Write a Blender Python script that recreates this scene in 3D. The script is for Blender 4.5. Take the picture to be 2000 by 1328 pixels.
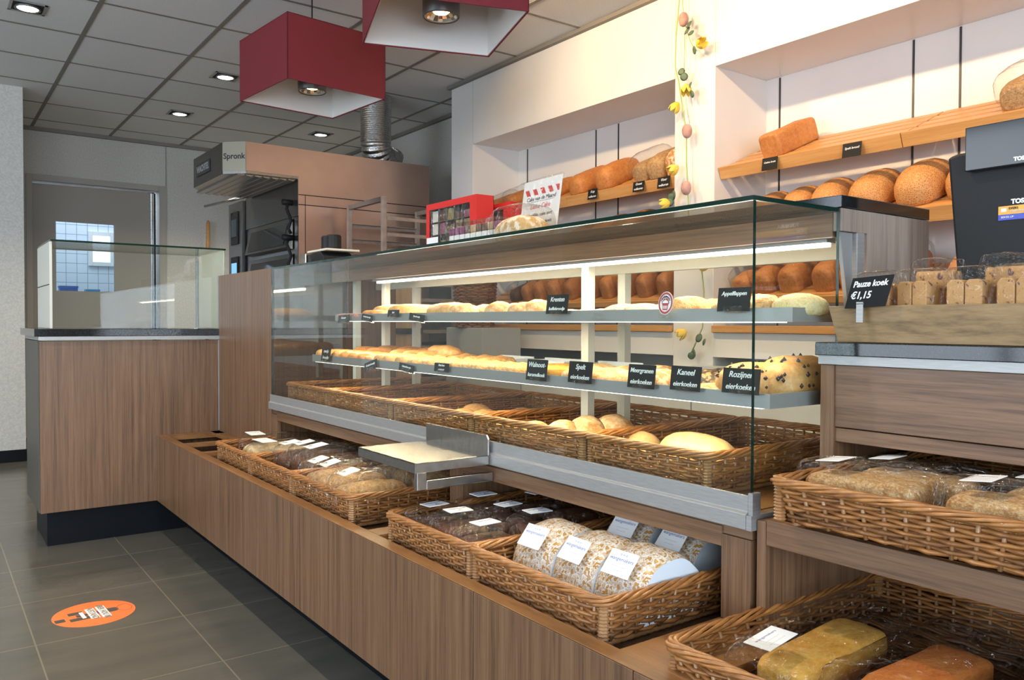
import bpy, math, random
from mathutils import Vector, Matrix, noise
random.seed(7)
D = bpy.data; SC = bpy.context.scene; COL = SC.collection
PI = math.pi
for o in list(D.objects): D.objects.remove(o)

# ------------------------------------------------------------------ camera
YAW, PITCH, ROLL, FPX, EYE = math.radians(36.04), math.radians(-1.2408), math.radians(.201), 1580.0, 1.0
ca, sa = math.cos(YAW), math.sin(YAW)
fwd = Vector((sa*math.cos(PITCH), ca*math.cos(PITCH), math.sin(PITCH)))
rt0 = Vector((ca, -sa, 0)); up0 = rt0.cross(fwd)
rt = rt0*math.cos(ROLL) + up0*math.sin(ROLL); up = -rt0*math.sin(ROLL) + up0*math.cos(ROLL)
cam_d = D.cameras.new('camera'); cam = D.objects.new('camera', cam_d); COL.objects.link(cam)
cam_d.sensor_width = 36; cam_d.lens = FPX/2000*36; cam_d.clip_start = .05
m = Matrix((rt, up, -fwd)).transposed().to_4x4(); m.translation = (0, 0, EYE)
cam.matrix_world = m
SC.camera = cam
def at(x, y, ax, val):
    """the place where the sight line through picture point (x, y) meets the plane ax = val"""
    d = rt*((x-1000)/FPX) + up*((664-y)/FPX) + fwd
    i = 'XYZ'.index(ax); o = (0, 0, EYE)
    t = (val-o[i])/d[i]
    return Vector((t*d.x, t*d.y, EYE+t*d.z))

# ------------------------------------------------------------------ world, view
SC.view_settings.view_transform = 'Standard'; SC.view_settings.look = 'None'
SC.view_settings.gamma = 1; SC.view_settings.use_curve_mapping = False
SC.view_settings.exposure = 0.0
SC.cycles.adaptive_threshold = .02; SC.cycles.max_bounces = 8; SC.cycles.transparent_max_bounces = 24; SC.cycles.glossy_bounces = 5
SC.cycles.diffuse_bounces = 4; SC.cycles.caustics_reflective = False; SC.cycles.caustics_refractive = False
SC.cycles.sample_clamp_indirect = 6
w = D.worlds.new('world'); SC.world = w; w.use_nodes = True
nt = w.node_tree; bg = nt.nodes['Background']
bg.inputs['Color'].default_value = (.88, .94, 1.0, 1); bg.inputs['Strength'].default_value = 2.6

def light(name, kind, loc, energy, color, rot=None, aim=None, **kw):
    l = D.lights.new(name, kind); l.energy = energy; l.color = color
    for k, v in kw.items(): setattr(l, k, v)
    o = D.objects.new(name, l); COL.objects.link(o); o.location = loc
    if aim is not None: o.rotation_euler = (Vector(aim)-Vector(loc)).to_track_quat('-Z', 'Y').to_euler()
    elif rot: o.rotation_euler = rot
    return o
WARM = (1.0, .68, .36); SOFT = (1.0, .86, .66); COOL = (.92, .96, 1.0)
# daylight through the shop front behind the camera and an added, unseen side window
light('added_side_daylight', 'AREA', (-3.34, 2.45, 1.5), 95, (.97, .98, 1.0), aim=(0, 2.45, 1.75), shape='RECTANGLE', size=3.2, size_y=2.0)
light('shop_front_daylight', 'AREA', (-1.05, -2.64, 1.4), 225, COOL, aim=(-1.05, 0, 1.6), shape='RECTANGLE', size=3.9, size_y=2.2)
# ceiling spots over the bread wall
for sy in (3.15, 2.55, 1.9, 1.2, .5):
    light('wall_spot_light', 'SPOT', (2.05, sy, 2.60), 36, WARM, aim=(3.05, sy+.05, 1.98), spot_size=math.radians(118), spot_blend=.35, shadow_soft_size=.03)

# ------------------------------------------------------------------ materials
def mat(name, col=(.5, .5, .5), rough=.5, metal=0, spec=.5, emit=None, es=1, coat=0):
    m = D.materials.new(name); m.use_nodes = True
    b = m.node_tree.nodes['Principled BSDF']
    b.inputs['Base Color'].default_value = (*col, 1); b.inputs['Roughness'].default_value = rough
    b.inputs['Metallic'].default_value = metal; b.inputs['Specular IOR Level'].default_value = spec
    b.inputs['Coat Weight'].default_value = coat; b.inputs['Coat Roughness'].default_value = .1
    if emit: b.inputs['Emission Color'].default_value = (*emit, 1); b.inputs['Emission Strength'].default_value = es
    return m
def N(m, t, **kw):
    n = m.node_tree.nodes.new(t)
    for k, v in kw.items():
        if k in n.inputs.keys(): n.inputs[k].default_value = v
        else: setattr(n, k, v)
    return n
def L(m, a, b): m.node_tree.links.new(a, b)
def bsdf(m): return m.node_tree.nodes['Principled BSDF']
def ramp(m, src, stops):
    r = N(m, 'ShaderNodeValToRGB'); e = r.color_ramp.elements
    while len(e) < len(stops): e.new(.5)
    for k, (p, c) in enumerate(stops): e[k].position = p; e[k].color = (*c, 1)
    L(m, src, r.inputs['Fac']); return r
def coords(m, scale=(1, 1, 1), kind='Object'):
    tc = N(m, 'ShaderNodeTexCoord'); mp = N(m, 'ShaderNodeMapping'); mp.inputs['Scale'].default_value = scale
    L(m, tc.outputs[kind], mp.inputs['Vector']); return mp.outputs['Vector']
def bump(m, src, dist=.002, strength=.5):
    b = N(m, 'ShaderNodeBump'); b.inputs['Distance'].default_value = dist; b.inputs['Strength'].default_value = strength
    L(m, src, b.inputs['Height']); L(m, b.outputs['Normal'], bsdf(m).inputs['Normal']); return b
def noisy(name, c1, c2, scale, rough=.5, stretch=(1, 1, 1), lo=.35, hi=.65, detail=4, b=0, bd=.002, **kw):
    m = mat(name, c1, rough, **kw); v = coords(m, stretch)
    n = N(m, 'ShaderNodeTexNoise', Scale=scale, Detail=detail); L(m, v, n.inputs['Vector'])
    r = ramp(m, n.outputs['Fac'], [(lo, c1), (hi, c2)]); L(m, r.outputs['Color'], bsdf(m).inputs['Base Color'])
    if b: bump(m, n.outputs['Fac'], bd, b)
    return m
def walnut(name, stretch, c1=(.070, .036, .019), c2=(.172, .090, .045), c3=(.235, .134, .073), rough=.38):
    m = mat(name, c2, rough); v = coords(m, stretch)
    n = N(m, 'ShaderNodeTexNoise', Scale=1.0, Detail=5, Roughness=.62, Distortion=.35); L(m, v, n.inputs['Vector'])
    f = N(m, 'ShaderNodeTexNoise', Scale=5.0, Detail=3, Roughness=.7); L(m, v, f.inputs['Vector'])
    mx = N(m, 'ShaderNodeMix'); mx.data_type = 'FLOAT'; mx.inputs[0].default_value = .42
    L(m, n.outputs['Fac'], mx.inputs[2]); L(m, f.outputs['Fac'], mx.inputs[3])
    r = ramp(m, mx.outputs[0], [(.34, c1), (.5, c2), (.66, c3)]); L(m, r.outputs['Color'], bsdf(m).inputs['Base Color'])
    bump(m, mx.outputs[0], .0006, .25)
    return m
WV = walnut('walnut_vertical', (64, 64, 1.3))
WH = walnut('walnut_horizontal', (30, 1.4, 42))
WX = walnut('walnut_across', (1.4, 38, 38))
WOODEDGE = walnut('walnut_rim', (8, 1.2, 40), (.16, .07, .024), (.27, .125, .045), (.35, .18, .07), .3)
def oak(name, stretch): return walnut(name, stretch, (.50, .235, .07), (.60, .30, .10), (.68, .37, .14), .35)
OAK = oak('varnished_beech', (20, 1.3, 30))
CRATEW = walnut('crate_acacia', (14, 4, 26), (.13, .08, .035), (.27, .17, .075), (.36, .24, .12), .5)
WHITE = noisy('white_laminate', (.80, .78, .75), (.77, .75, .72), 3, .35)
CREAM = mat('cream_laminate', (.70, .68, .58), .35)
GREYWALL = noisy('speckled_grey_wall', (.66, .64, .59), (.56, .54, .50), 90, .8, b=.2, bd=.001)
DOORM = mat('taupe_door_paint', (.36, .33, .29), .45)
DFRAME = mat('taupe_frame_paint', (.40, .37, .33), .45)
ALU = noisy('brushed_aluminium', (.37, .37, .36), (.32, .32, .315), 30, .4, (1, 1, 20), metal=.45)
STEEL = noisy('stainless_steel', (.58, .56, .53), (.48, .47, .45), 60, .24, (1, 6, 1), metal=1)
STEELD = noisy('dull_oven_steel', (.30, .285, .265), (.25, .24, .225), 20, .3, (8, 8, 1), metal=.95)
OVENSIDE = noisy('satin_oven_panel', (.60, .42, .33), (.55, .38, .30), 6, .32, metal=.7)
GRAN = noisy('black_granite', (.008, .009, .010), (.03, .033, .036), 320, .08, lo=.5, hi=.75)
KICK = mat('black_plinth', (.006, .007, .009), .45, spec=.12)
BLACK = mat('black_plastic', (.014, .0145, .016), .5, spec=.25)
SLATE = mat('black_card', (.012, .013, .014), .6, spec=.2)
CHALK = mat('chalk_writing', (.85, .85, .82), .8)
INK = mat('dark_ink', (.02, .02, .03), .6)
BLUEINK = mat('blue_ink', (.08, .12, .35), .6)
REDINK = mat('red_ink', (.6, .06, .06), .6)
PAPER = mat('white_paper', (.82, .82, .82), .6)
LAMPRED = noisy('crimson_lampshade_fabric', (.20, .015, .024), (.165, .013, .020), 400, .75, b=.1, bd=.0005)
LAMPIN = mat('white_shade_lining', (.82, .80, .76), .6)
GREYM = mat('grey_metal', (.16, .16, .17), .4, metal=.6)
CHROME = mat('chrome_reflector', (.8, .8, .8), .12, metal=1)
DARK = mat('dark_recess', (.01, .01, .01), .9)
GLOW = mat('warm_lamp_glow', (1, .8, .5), .5, emit=(1, .72, .34), es=14)
GLOWW = mat('white_lamp_glow', (1, 1, 1), .5, emit=(1, .93, .76), es=9)
LEDS = mat('shelf_strip_glow', (1, 1, 1), .5, emit=(1, .93, .76), es=2.2)
LED = mat('led_strip_glow', (1, 1, 1), .5, emit=(1, .95, .80), es=14)
SHELFM = mat('grey_shelf_metal', (.30, .305, .30), .4, metal=.3)
POSTM = mat('cream_post_paint', (.74, .72, .62), .4)
TRAYP = mat('white_tray_card', (.72, .74, .74), .6)
REDBOX = mat('red_gift_card', (.62, .025, .02), .3)
ORANGE = mat('orange_floor_vinyl', (.85, .20, .05), .4)
GREENGLASS = mat('green_glass_edge', (.004, .022, .015), .12, spec=.4)
BLUE = mat('blue_label', (.03, .05, .45), .35); YEL = mat('amber_label', (.80, .38, .02), .35)
def glass(name, tint=(.97, 1, .985), rough=0, f=1.5, bmp=0, scale=30, minr=0.0):
    m = D.materials.new(name); m.use_nodes = True; t = m.node_tree; t.nodes.clear()
    o = t.nodes.new('ShaderNodeOutputMaterial'); mx = t.nodes.new('ShaderNodeMixShader')
    tr = t.nodes.new('ShaderNodeBsdfTransparent'); tr.inputs['Color'].default_value = (*tint, 1)
    g = t.nodes.new('ShaderNodeBsdfGlossy'); g.inputs['Roughness'].default_value = rough
    fr = t.nodes.new('ShaderNodeFresnel'); ge = t.nodes.new('ShaderNodeNewGeometry'); iv = t.nodes.new('ShaderNodeMapRange')
    iv.inputs['To Min'].default_value = f; iv.inputs['To Max'].default_value = 1/f
    t.links.new(ge.outputs['Backfacing'], iv.inputs['Value']); t.links.new(iv.outputs[0], fr.inputs['IOR'])
    if minr:
        md = t.nodes.new('ShaderNodeMath'); md.operation = 'ADD'; md.inputs[1].default_value = minr
        t.links.new(fr.outputs[0], md.inputs[0]); t.links.new(md.outputs[0], mx.inputs[0])
    else: t.links.new(fr.outputs[0], mx.inputs[0])
    t.links.new(tr.outputs[0], mx.inputs[1]); t.links.new(g.outputs[0], mx.inputs[2]); t.links.new(mx.outputs[0], o.inputs[0])
    if bmp:
        tc = t.nodes.new('ShaderNodeTexCoord'); n = t.nodes.new('ShaderNodeTexNoise'); n.inputs['Scale'].default_value = scale
        n.inputs['Detail'].default_value = 3; n.inputs['Distortion'].default_value = 1.2
        b = t.nodes.new('ShaderNodeBump'); b.inputs['Distance'].default_value = bmp; t.links.new(tc.outputs['Object'], n.inputs['Vector'])
        t.links.new(n.outputs['Fac'], b.inputs['Height']); t.links.new(b.outputs[0], g.inputs['Normal'])
    return m
GLASS = glass('clear_glass'); BAG = glass('clear_bag_film', (.97, .965, .95), .07, 1.38, .03, 26, .008)
WINGL = glass('window_glass', (.9, .95, 1.0)); ENDG = glass('end_pane_glass', (.80, .82, .80), .0, 1.5, minr=.10)  # end pane has a greyer tint and a fixed extra gloss
# breads
def crust(name, c1, c2, scale=14, rough=.55, b=.6, bd=.009, lo=.40, hi=.60, fine=.45):
    m = mat(name, c1, rough); v = coords(m)
    n1 = N(m, 'ShaderNodeTexNoise', Scale=scale, Detail=5, Roughness=.6); n2 = N(m, 'ShaderNodeTexNoise', Scale=max(90, scale*4), Detail=4, Roughness=.7)
    L(m, v, n1.inputs['Vector']); L(m, v, n2.inputs['Vector'])
    mx = N(m, 'ShaderNodeMix'); mx.data_type = 'FLOAT'; mx.inputs[0].default_value = fine; L(m, n1.outputs['Fac'], mx.inputs[2]); L(m, n2.outputs['Fac'], mx.inputs[3])
    dk = tuple(c*.72 for c in c1); r = ramp(m, mx.outputs[0], [(lo-.06, dk), (lo+.02, c1), (hi, c2)]); L(m, r.outputs['Color'], bsdf(m).inputs['Base Color'])
    bump(m, mx.outputs[0], bd, b); return m
B_TAN = crust('tan_crust', (.46, .165, .038), (.60, .26, .075), 9)
B_BROWN = crust('brown_crust', (.36, .13, .04), (.50, .20, .06), 10)
B_DARK = crust('dark_rye_crust', (.10, .045, .022), (.17, .085, .045), 60, .6)
B_MULTI = crust('multigrain_crust', (.34, .18, .07), (.54, .36, .17), 80, .65)
B_SEED = noisy('oat_seeded_crust', (.45, .19, .06), (.80, .62, .38), 75, .6, lo=.47, hi=.60)
B_ROLL = crust('pale_roll_crust', (.58, .28, .08), (.75, .47, .20), 9, .5, .4)
B_FLOUR = crust('floury_crust', (.54, .26, .08), (.80, .62, .38), 16, .75, .6)
B_PUFF = crust('puff_pastry', (.54, .25, .065), (.78, .50, .22), 32, .5, .8)
B_SUGAR = crust('sugared_pastry', (.66, .46, .26), (.86, .78, .64), 50, .7, .6, lo=.4, hi=.55)
B_ICING = crust('iced_pastry', (.70, .42, .17), (.86, .78, .62), 24, .4, .3)
B_PINK = crust('pink_topping', (.55, .12, .10), (.75, .40, .25), 90, .6, .6)
B_SAUS = crust('glazed_sausage_bun', (.55, .20, .05), (.72, .38, .12), 12, .3, .2)
B_CAKE = crust('crumble_cake_crust', (.46, .23, .075), (.72, .50, .25), 55, .7, .8, lo=.42, hi=.62)
B_SLICE = noisy('fruit_cake_slice', (.50, .28, .11), (.13, .06, .05), 75, .75, lo=.57, hi=.63)
B_YEL = crust('yellow_cake', (.60, .29, .04), (.72, .42, .09), 18, .85, .5)
B_ORG = crust('orange_cake', (.58, .16, .025), (.70, .25, .05), 18, .85, .5)
B_GREY = noisy('sugar_dusted_loaf', (.42, .27, .10), (.62, .56, .46), 40, .7, lo=.45, hi=.58)
B_TIGER = mat('tiger_bread_crust', (.55, .22, .06), .5)
_v = coords(B_TIGER); _n = N(B_TIGER, 'ShaderNodeTexVoronoi', Scale=150.0); _n.feature = 'DISTANCE_TO_EDGE'; L(B_TIGER, _v, _n.inputs['Vector'])
_r = ramp(B_TIGER, _n.outputs['Distance'], [(.02, (.66, .36, .13)), (.20, (.50, .19, .05))]); L(B_TIGER, _r.outputs['Color'], bsdf(B_TIGER).inputs['Base Color'])
bump(B_TIGER, _n.outputs['Distance'], .004, .6)
RAISIN = mat('raisin', (.012, .01, .016), .35)
CRUMB = crust('bread_crumb', (.55, .36, .19), (.46, .28, .13), 90, .8)
PRINT = mat('printed_bread_bag', (.8, .8, .78), .3)
_v = coords(PRINT); _n = N(PRINT, 'ShaderNodeTexVoronoi', Scale=88.0); _n.distance = 'CHEBYCHEV'; L(PRINT, _v, _n.inputs['Vector'])
_n2 = N(PRINT, 'ShaderNodeTexNoise', Scale=58.0, Detail=3, Distortion=2.2); L(PRINT, _v, _n2.inputs['Vector'])
_mx = N(PRINT, 'ShaderNodeMix'); _mx.data_type = 'FLOAT'; _mx.inputs[0].default_value = .55; L(PRINT, _n.outputs['Distance'], _mx.inputs[2]); L(PRINT, _n2.outputs['Fac'], _mx.inputs[3])
_r = ramp(PRINT, _mx.outputs[0], [(.40, (.42, .22, .05)), (.43, (.66, .65, .62)), (.48, (.70, .68, .66)), (.505, (.46, .28, .12)), (.55, (.60, .55, .48)), (.60, (.42, .22, .06))])
L(PRINT, _r.outputs['Color'], bsdf(PRINT).inputs['Base Color'])
BAGWHITE = mat('white_bag_end', (.72, .80, .86), .35)
# willow
WICK = noisy('willow_cane', (.19, .068, .018), (.44, .19, .052), 26, .42, (1, 1, 3), lo=.3, hi=.7, coat=.25)
WICKD = noisy('dark_willow_cane', (.11, .045, .016), (.28, .12, .038), 26, .45, lo=.3, hi=.7)
WICKH = noisy('golden_willow_cane', (.27, .105, .026), (.48, .21, .06), 30, .4, coat=.25)
WICKL = noisy('pale_willow_wrap', (.30, .14, .05), (.42, .23, .10), 30, .38, coat=.3)
# floor and ceiling
FLOOR = mat('anthracite_tile', (.06, .056, .05), .3, spec=.5)
def _grid(m, sx, sy, ox, oy, wdt):
    tc = N(m, 'ShaderNodeTexCoord'); sp = N(m, 'ShaderNodeSeparateXYZ'); L(m, tc.outputs['Object'], sp.inputs[0])
    outs = []
    for ax, s, o in (('X', sx, ox), ('Y', sy, oy)):
        a = N(m, 'ShaderNodeMath', operation='SUBTRACT'); L(m, sp.outputs[ax], a.inputs[0]); a.inputs[1].default_value = o
        d = N(m, 'ShaderNodeMath', operation='DIVIDE'); L(m, a.outputs[0], d.inputs[0]); d.inputs[1].default_value = s
        f = N(m, 'ShaderNodeMath', operation='FRACT'); L(m, d.outputs[0], f.inputs[0])
        p = N(m, 'ShaderNodeMath', operation='PINGPONG'); L(m, f.outputs[0], p.inputs[0]); p.inputs[1].default_value = .5
        l = N(m, 'ShaderNodeMath', operation='LESS_THAN'); L(m, p.outputs[0], l.inputs[0]); l.inputs[1].default_value = wdt/s
        outs.append(l)
    mx = N(m, 'ShaderNodeMath', operation='MAXIMUM'); L(m, outs[0].outputs[0], mx.inputs[0]); L(m, outs[1].outputs[0], mx.inputs[1])
    return mx.outputs[0]
g = _grid(FLOOR, .435, .45, .27, 3.31, .0022)
n = N(FLOOR, 'ShaderNodeTexNoise', Scale=3.0, Detail=6); L(FLOOR, coords(FLOOR, (1, 3.2, 1)), n.inputs['Vector'])
r = ramp(FLOOR, n.outputs['Fac'], [(.25, (.088, .085, .073)), (.75, (.122, .115, .096))])
mx = N(FLOOR, 'ShaderNodeMix'); mx.data_type = 'RGBA'; L(FLOOR, g, mx.inputs[0]); L(FLOOR, r.outputs['Color'], mx.inputs[6]); mx.inputs[7].default_value = (.20, .18, .13, 1)
L(FLOOR, mx.outputs[2], bsdf(FLOOR).inputs['Base Color'])
r2 = ramp(FLOOR, n.outputs['Fac'], [(.3, (.15,)*3), (.7, (.22,)*3)]); L(FLOOR, r2.outputs['Color'], bsdf(FLOOR).inputs['Roughness'])
CEIL = mat('mineral_ceiling_tile', (.46, .48, .48), .85)
n = N(CEIL, 'ShaderNodeTexNoise', Scale=160.0, Detail=3); L(CEIL, coords(CEIL), n.inputs['Vector'])
r = ramp(CEIL, n.outputs['Fac'], [(.35, (.70, .71, .70)), (.65, (.80, .81, .80))])
L(CEIL, r.outputs['Color'], bsdf(CEIL).inputs['Base Color'])
TBAR = mat('ceiling_grid_bar', (.22, .20, .175), .6)
TILEW = mat('white_wall_tile', (.75, .8, .85), .15)
g = _grid(TILEW, .1, 50, 0, -20, .002)

# ------------------------------------------------------------------ mesh helpers
class MB:
    def __init__(s): s.v = []; s.f = []; s.m = []
    def add(s, vs, fs, m=0):
        k = len(s.v); s.v += [tuple(v) for v in vs]; s.f += [tuple(i+k for i in f) for f in fs]; s.m += [m]*len(fs)
        return s
    def box(s, x0, x1, y0, y1, z0, z1, m=0, M=None):
        vs = [Vector((x, y, z)) for z in (z0, z1) for y in (y0, y1) for x in (x0, x1)]
        if M: vs = [M @ v for v in vs]
        return s.add(vs, [(0, 2, 3, 1), (4, 5, 7, 6), (0, 1, 5, 4), (2, 6, 7, 3), (0, 4, 6, 2), (1, 3, 7, 5)], m)
    def prism(s, poly, ax, a, b, m=0, M=None):
        P = {'X': lambda u, v, w: (w, u, v), 'Y': lambda u, v, w: (u, w, v), 'Z': lambda u, v, w: (u, v, w)}[ax]
        n = len(poly); vs = [Vector(P(u, v, a)) for u, v in poly] + [Vector(P(u, v, b)) for u, v in poly]
        if M: vs = [M @ v for v in vs]
        return s.add(vs, [tuple(range(n))[::-1], tuple(range(n, 2*n))] + [(i, (i+1) % n, n+(i+1) % n, n+i) for i in range(n)], m)
    def tube(s, pts, r, n=6, m=0, closed=False, caps=True):
        pts = [Vector(p) for p in pts]; N_ = len(pts); rr = r if isinstance(r, (list, tuple)) else [r]*N_
        vs = []; ref = None
        for i, p in enumerate(pts):
            a = pts[i-1] if (i or closed) else pts[0]; b = pts[(i+1) % N_] if (i < N_-1 or closed) else pts[-1]
            t = (b-a).normalized() if (b-a).length > 1e-9 else Vector((0, 0, 1))
            if ref is None: ref = Vector((0, 0, 1)) if abs(t.z) < .8 else Vector((1, 0, 0))
            u = (ref - t*ref.dot(t)); u = u.normalized() if u.length > 1e-6 else t.orthogonal().normalized()
            ref = u; w_ = t.cross(u)
            for k in range(n):
                an = 2*PI*k/n; vs.append(p + (u*math.cos(an) + w_*math.sin(an))*rr[i])
        fs = []
        for i in range(N_ if closed else N_-1):
            for k in range(n):
                a, b = i*n+k, i*n+(k+1) % n; c, d = ((i+1) % N_)*n+(k+1) % n, ((i+1) % N_)*n+k
                fs.append((a, b, c, d))
        if not closed and caps: fs += [tuple(range(n))[::-1], tuple(range((N_-1)*n, N_*n))]
        return s.add(vs, fs, m)
    def lathe(s, prof, c=(0, 0, 0), n=24, m=0, M=None):
        vs = []; c = Vector(c)
        for r, z in prof:
            for k in range(n): vs.append(c + Vector((r*math.cos(2*PI*k/n), r*math.sin(2*PI*k/n), z)))
        if M: vs = [M @ v for v in vs]
        fs = [(i*n+k, i*n+(k+1) % n, (i+1)*n+(k+1) % n, (i+1)*n+k) for i in range(len(prof)-1) for k in range(n)]
        return s.add(vs, fs, m)
    def quad(s, a, b, c, d, m=0): return s.add([a, b, c, d], [(0, 1, 2, 3)], m)
    def build(s, name, mats, parent=None, smooth=False, bevel=0, world=True, M=None):
        me = D.meshes.new(name); vs = s.v
        if parent is not None and world:
            inv = wm(parent).inverted(); vs = [inv @ Vector(v) for v in vs]
        if M: vs = [M @ Vector(v) for v in vs]
        me.from_pydata([tuple(v) for v in vs], [], s.f)
        mats = mats if isinstance(mats, (list, tuple)) else [mats]
        for mm in mats: me.materials.append(mm)
        me.polygons.foreach_set('material_index', [min(i, len(mats)-1) for i in s.m])
        if smooth: me.polygons.foreach_set('use_smooth', [True]*len(s.f))
        me.update()
        return put(name, me, parent, bevel)
def wm(o):
    M = Matrix.Translation(o.location) @ o.rotation_euler.to_matrix().to_4x4() @ Matrix.Diagonal((*o.scale, 1))
    return wm(o.parent) @ M if o.parent else M
def put(name, me, parent=None, bevel=0):
    o = D.objects.new(name, me); COL.objects.link(o)
    if parent is not None: o.parent = parent
    if bevel:
        b = o.modifiers.new('bevel', 'BEVEL'); b.width = bevel; b.segments = 2; b.limit_method = 'ANGLE'
    return o
def tag(o, label=None, cat=None, group=None, kind=None):
    if label: o['label'] = label
    if cat: o['category'] = cat
    if group: o['group'] = group
    if kind: o['kind'] = kind
    return o
def thing(name, label, cat, loc=(0, 0, 0), rz=0, group=None):
    o = D.objects.new(name, None); COL.objects.link(o); o.location = loc; o.rotation_euler = (0, 0, rz)
    o.empty_display_size = .05
    return tag(o, label, cat, group)
def copy_tree(o, parent=None):
    c = o.copy(); COL.objects.link(c); c.parent = parent
    for ch in [x for x in D.objects if x.parent == o]: copy_tree(ch, c)
    return c
def place(src, used, loc, rot, label, scale=None, group=None):
    """the first call moves the source itself, later calls copy it with its parts"""
    o = src if src.name not in used else copy_tree(src)
    used.add(src.name); o.location = loc; o.rotation_euler = rot if isinstance(rot, (tuple, list)) else (0, 0, rot)
    if scale: o.scale = scale
    o['label'] = label
    if group: o['group'] = group
    return o
USED = set()
def text_mesh(txt, size, M, shear=0, extrude=.0004, align='CENTER', spacing=1, bold=0):
    cu = D.curves.new('t', 'FONT'); cu.body = txt; cu.size = size; cu.shear = shear; cu.extrude = extrude
    cu.align_x = align; cu.align_y = 'CENTER'; cu.space_character = spacing; cu.offset = bold; cu.resolution_u = 3
    o = D.objects.new('t', cu); COL.objects.link(o)
    dg = bpy.context.evaluated_depsgraph_get(); me = D.meshes.new_from_object(o.evaluated_get(dg))
    D.objects.remove(o); D.curves.remove(cu); me.transform(M); return me
def write(lines, mat_, parent, M, name='writing', shear=0, bold=0):
    """lines: (text, size, x, y[, shear]) on the local plane M (x right, y up, z out of the face)"""
    mb = MB()
    for ln in lines:
        t, s_, x, y = ln[:4]; sh = ln[4] if len(ln) > 4 else shear
        me = text_mesh(t, s_, M @ Matrix.Translation((x, y, .0004)), sh, bold=bold)
        mb.add([v.co for v in me.vertices], [tuple(p.vertices) for p in me.polygons]); D.meshes.remove(me)
    return mb.build(name, mat_, parent, world=False)
def face(origin, xdir, ydir):
    x = Vector(xdir).normalized(); z = x.cross(Vector(ydir)).normalized(); y = z.cross(x)
    M = Matrix((x, y, z)).transposed().to_4x4(); M.translation = Vector(origin); return M
def struct(name, mb, m, smooth=False, bevel=0, parent=None):
    o = mb.build(name, m, parent, smooth, bevel)
    if parent is None: o['kind'] = 'structure'
    return o
ORD = ['first', 'second', 'third', 'fourth', 'fifth', 'sixth', 'seventh', 'eighth', 'ninth', 'tenth', 'eleventh', 'twelfth', 'thirteenth', 'fourteenth', 'fifteenth', 'sixteenth', 'seventeenth', 'eighteenth', 'nineteenth', 'twentieth']

# ------------------------------------------------------------------ the setting
CEILZ = 2.65
struct('floor', MB().box(-3.3, 3.6, -2.6, 9.6, -.06, 0), FLOOR)
c = MB().box(-3.3, 3.6, -2.6, 8.2, CEILZ, CEILZ+.06)
for k in range(-7, 5):
    x = .76+.6*k+.6
    if x < 3.4: c.box(x-.012, x+.012, -2.6, 8.0, CEILZ-.003, CEILZ, 1)
for k in range(-13, 5):
    y = 5.27+.6*k
    c.box(-3.3, 3.41, y-.010, y+.010, CEILZ-.0025, CEILZ, 1)
struct('ceiling', c, [CEIL, TBAR])
struct('wall_left', MB().box(-3.3, -3.2, -2.6, .8, 0, CEILZ).box(-3.3, -3.2, 4.1, 6.7, 0, CEILZ).box(-3.3, -3.2, .8, 4.1, 0, .4).box(-3.3, -3.2, .8, 4.1, 2.55, CEILZ), GREYWALL)
wo3 = struct('window_added', MB().box(-3.27, -3.22, .8, .86, .4, 2.55).box(-3.27, -3.22, 2.42, 2.48, .4, 2.55).box(-3.27, -3.22, 4.04, 4.1, .4, 2.55).box(-3.27, -3.22, .86, 4.04, .4, .46).box(-3.27, -3.22, .86, 4.04, 2.49, 2.55), ALU)  # unseen side window, added to let in extra daylight
MB().box(-3.25, -3.245, .86, 4.04, .46, 2.49).build('window_pane', WINGL, wo3)
struct('wall_corner_left', MB().box(-3.3, .584, 6.695, 8.0, 0, CEILZ), GREYWALL)
struct('baseboard_left', MB().box(-3.2, .59, 6.68, 6.695, 0, .085), KICK)
wb = MB()
wb.box(.584, .713, 8.0, 8.1, 0, CEILZ).box(1.836, 3.5, 8.0, 8.1, 0, CEILZ).box(.713, 1.836, 8.0, 8.1, 2.25, CEILZ)
struct('wall_back', wb, GREYWALL)
struct('wall_joint_strip', MB().box(1.832, 1.84, 7.992, 8.0, 2.25, 2.62), mat('wall_joint', (.34, .34, .33), .7))
struct('trim_1', MB().box(.584, 3.41, 7.97, 8.0, CEILZ-.03, CEILZ), TBAR)
fw = MB().box(-3.3, 3.6, -2.6, -2.5, 0, .25).box(-3.3, 3.6, -2.6, -2.5, 2.5, CEILZ).box(-3.3, -3.0, -2.6, -2.5, .25, 2.5).box(.95, 3.6, -2.6, -2.5, .25, 2.5)
struct('wall_front', fw, GREYWALL)
wf = MB()
for x in (-3.0, -1.7, -.4, .89): wf.box(x, x+.06, -2.57, -2.52, .25, 2.5)
wf.box(-3, .95, -2.57, -2.52, .25, .31).box(-3, .95, -2.57, -2.52, 2.44, 2.5)
wo = struct('window_1', wf, ALU)
MB().box(-2.95, .9, -2.55, -2.545, .3, 2.45).build('window_pane', WINGL, wo)
# right hand side: plain wall beyond the bread wall
struct('wall_right', MB().box(3.41, 3.6, -2.6, 8.1, 0, CEILZ).box(3.43, 3.6, 4.9, 8.0, 0, 2.6), GREYWALL)
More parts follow.
